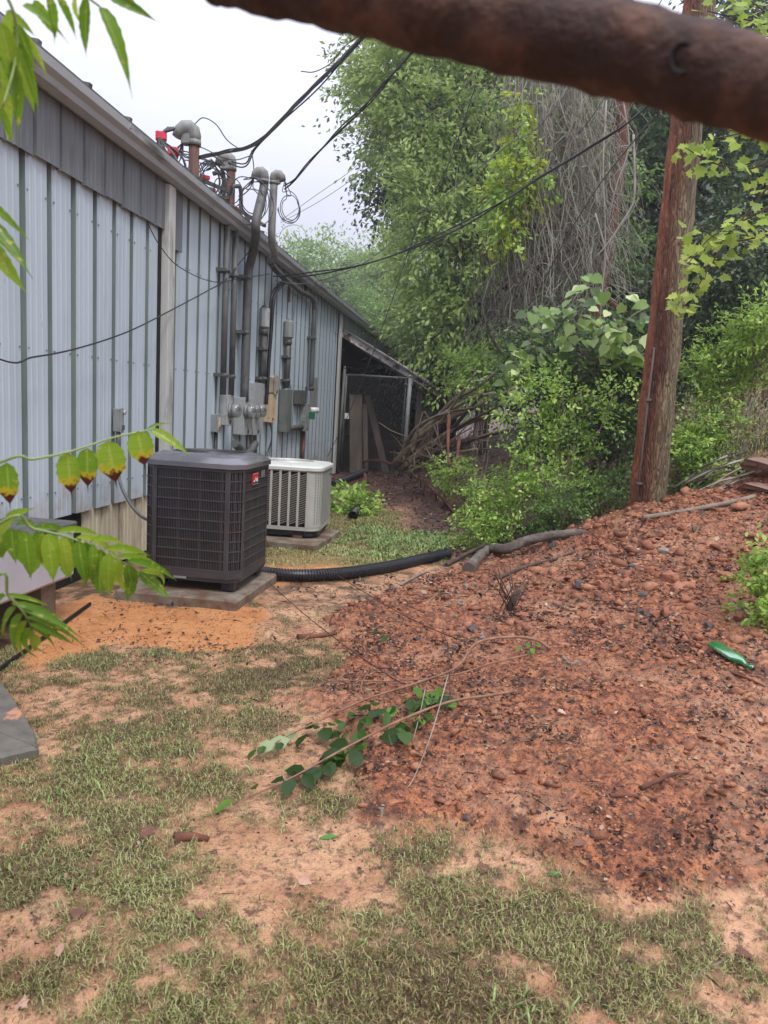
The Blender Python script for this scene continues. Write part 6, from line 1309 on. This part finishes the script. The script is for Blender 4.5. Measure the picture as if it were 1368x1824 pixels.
# frond B: the long one with hanging leaflets
lv = []
for i, (px, py, tx, ty) in enumerate(((20, 940, 25, 1010), (45, 945, 55, 1045), (85, 950, 100, 1045), (112, 955, 122, 1045), (140, 962, 150, 1050), (165, 968, 168, 1045), (195, 985, 188, 1075), (215, 995, 200, 1078), (238, 1010, 226, 1080), (10, 935, -5, 1010), (100, 950, 80, 1010), (215, 1000, 205, 1060))): lv.append((px, py, tx, ty, 1.22+i*.012, .0, LF[i % 4], random.uniform(.9, 1.15)))
for px, py, tx, ty in ((30, 935, 85, 925), (60, 940, 150, 940), (100, 948, 200, 938), (135, 958, 255, 965), (160, 965, 240, 950), (185, 978, 290, 978), (210, 990, 322, 1010), (225, 1000, 335, 1020), (250, 1018, 340, 1022)): lv.append((px, py, tx, ty, 1.3, .12, LF[(px//7) % 4], .42))
lv.append((248, 1018, 306, 1065, 1.36, 0, LF[0], 1.0)); lv.append((10, 935, 35, 900, 1.25, -.05, LF[2], 1.0)); lv.append((20, 930, -20, 960, 1.2, 0, LF[3], 1.0))
for px, py, tx, ty in ((5, 935, -10, 1030), (33, 942, 40, 1035), (65, 945, 62, 1060), (75, 948, 88, 1050), (125, 958, 112, 1062), (152, 965, 160, 1060), (180, 978, 172, 1078), (228, 1004, 240, 1072)): lv.append((px, py, tx, ty, 1.3, .03, LF[px % 4], random.uniform(.8, 1.1)))
frond([(0, 932), (60, 942), (130, 960), (200, 992), (250, 1020)], [1.22, 1.25, 1.29, 1.34, 1.37], lv, start=(-1.12, 1.22, 1.0))
# frond C: lower left, arching leaflets
lv = []
for px, py, tx, ty, w2 in ((10, 1060, 95, 1068, .5), (20, 1075, 120, 1095, .5), (38, 1085, 150, 1120, .5), (45, 1100, 160, 1125, .45), (52, 1110, 140, 1145, .5), (58, 1120, 115, 1145, .6), (28, 1082, -20, 1130, .6), (40, 1092, 0, 1170, .6), (48, 1105, 10, 1180, .6), (55, 1118, 18, 1190, .7), (60, 1130, 75, 1178, 1.1), (10, 1060, -30, 1090, .7), (60, 1125, 35, 1170, .7)): lv.append((px, py, tx, ty, 1.15, .03, LF[(px+tx) % 4], w2))
frond([(-20, 1040), (15, 1062), (45, 1095), (60, 1130)], [1.1, 1.12, 1.15, 1.18], lv, start=(-1.13, 1.23, .8))
# frond D/E: upper left cluster and the mid-left one
lv = []
for px, py, tx, ty, w2 in ((20, 20, 10, 90, 1), (25, 30, 40, 110, 1), (30, 40, 60, 130, 1), (35, 55, 95, 128, .8), (30, 75, 80, 195, .8), (25, 90, 72, 205, .8), (20, 110, 50, 245, .8), (10, 130, 45, 210, 1), (5, 150, 25, 262, .9), (0, 190, 30, 265, .8), (40, 10, 125, 45, 1.1), (60, 0, 105, 70, 1.1), (85, -10, 112, 80, 1), (135, -5, 130, 60, .7), (155, -5, 145, 105, .7), (100, -10, 148, 65, .9), (0, 40, 40, 170, 1), (-10, 60, 20, 180, 1), (-5, 100, 60, 170, .8), (10, 20, 70, 60, 1)): lv.append((px, py, tx, ty, 1.0+.01*(px % 9), .03, LF[(px+ty) % 4], w2))
frond([(-30, -40), (15, 0), (30, 60), (25, 120), (5, 190)], [1.0, 1.0, 1.02, 1.02, 1.0], lv, start=tuple(trk[-6]))
lv = [(178, 12, 248, 128, 1.05, 0, LF[1], .85), (190, -10, 275, 28, 1.05, 0, LF[0], .7), (205, -20, 250, 10, 1.05, 0, LF[2], .7), (160, 0, 178, -40, 1.05, 0, LF[3], 1)]
frond([(60, -60), (120, -30), (178, 12)], [1.0, 1.03, 1.05], lv, start=tuple(trk[-2]))
lv = [(-30, 355, 45, 408, 1.1, 0, LF[1], .7), (-40, 385, 62, 470, 1.1, 0, LF[0], .8), (-30, 420, 42, 515, 1.1, 0, LF[2], .9), (-50, 360, -10, 420, 1.1, 0, LF[1], .9)]
frond([(-80, 330), (-50, 360), (-30, 420)], [1.12, 1.1, 1.1], lv, start=tuple(trk[12]))

# ------------------------------------------------------------------ the blurred limb right over the camera
k = NT('near_bark'); n1 = k.noise(14, 5, .6); n2 = k.noise(45, 4, .6)
k.col(k.ramp(k.math('ADD', k.math('MULTIPLY', n1, .7), k.math('MULTIPLY', n2, .3)), [(.32, '180d09'), (.5, '37211a'), (.68, '6b4a38')])); k.rough(.8); k.bump(k.math('ADD', n1, n2), .8, .01)
LB_ = empty('overhanging_limb', tuple(ony(900, 80, .62)), 0, 'thick dark out-of-focus tree limb crossing the top right just above the camera', 'branch')
m = MB(); P = smooth_path([ony(-600, -330, .80), ony(0, -172, .72), ony(323, -95, .69), ony(425, -63, .68), ony(612, -24, .66), ony(846, 35, .64), ony(1143, 99, .61), ony(1368, 160, .58), ony(1900, 270, .54), ony(2500, 410, .5)], 9)
def lr(i): return .0355-.0050*i/63+.0012*math.sin(i*1.1)+.0008*math.sin(i*2.7)
m.tube(P, [lr(i) for i in range(len(P))], 30, jit=.02); m.build('bark', k.m, LB_)
i0 = min(range(len(P)), key=lambda i: abs(P[i][0]-ony(1190, 110, .6)[0])); c_ = P[i0]+np.array([0, -.03, -.012]); m = MB()
m.add([c_+np.array([.008*math.cos(a), -.006, .010*math.sin(a)]) for a in np.linspace(0, 6.283, 13)[:-1]]+[c_+np.array([0, .004, 0])], [(i, (i+1) % 12, 12) for i in range(12)]); m.build('knot', m_dark, LB_)
m = MB(); a0_ = ony(640, 60, 11.5); m.tube(smooth_path([ony(640, 62, 11.5), ony(612, 85, 11.5), ony(590, 112, 11.5), ony(560, 128, 11.5), ony(536, 127, 11.5)], 5), .008, 5); tag(m.build('dangling_twig', m_bark), 'thin bare twig against the sky beside the cable bundle', 'twig')

# ------------------------------------------------------------------ damp air
hz = MB(); hz.box((-262, -122, -1.6), (262, 262, 26)); hm = bpy.data.materials.new('damp_air'); hm.use_nodes = True
ht = hm.node_tree; ht.nodes.clear(); ho = ht.nodes.new('ShaderNodeOutputMaterial'); pv = ht.nodes.new('ShaderNodeVolumePrincipled')
pv.inputs['Density'].default_value = .002; pv.inputs['Color'].default_value = (.96, .97, 1, 1); pv.inputs['Anisotropy'].default_value = .2
ht.links.new(pv.outputs[0], ho.inputs['Volume']); tag(hz.build('haze', hm), kind='stuff')
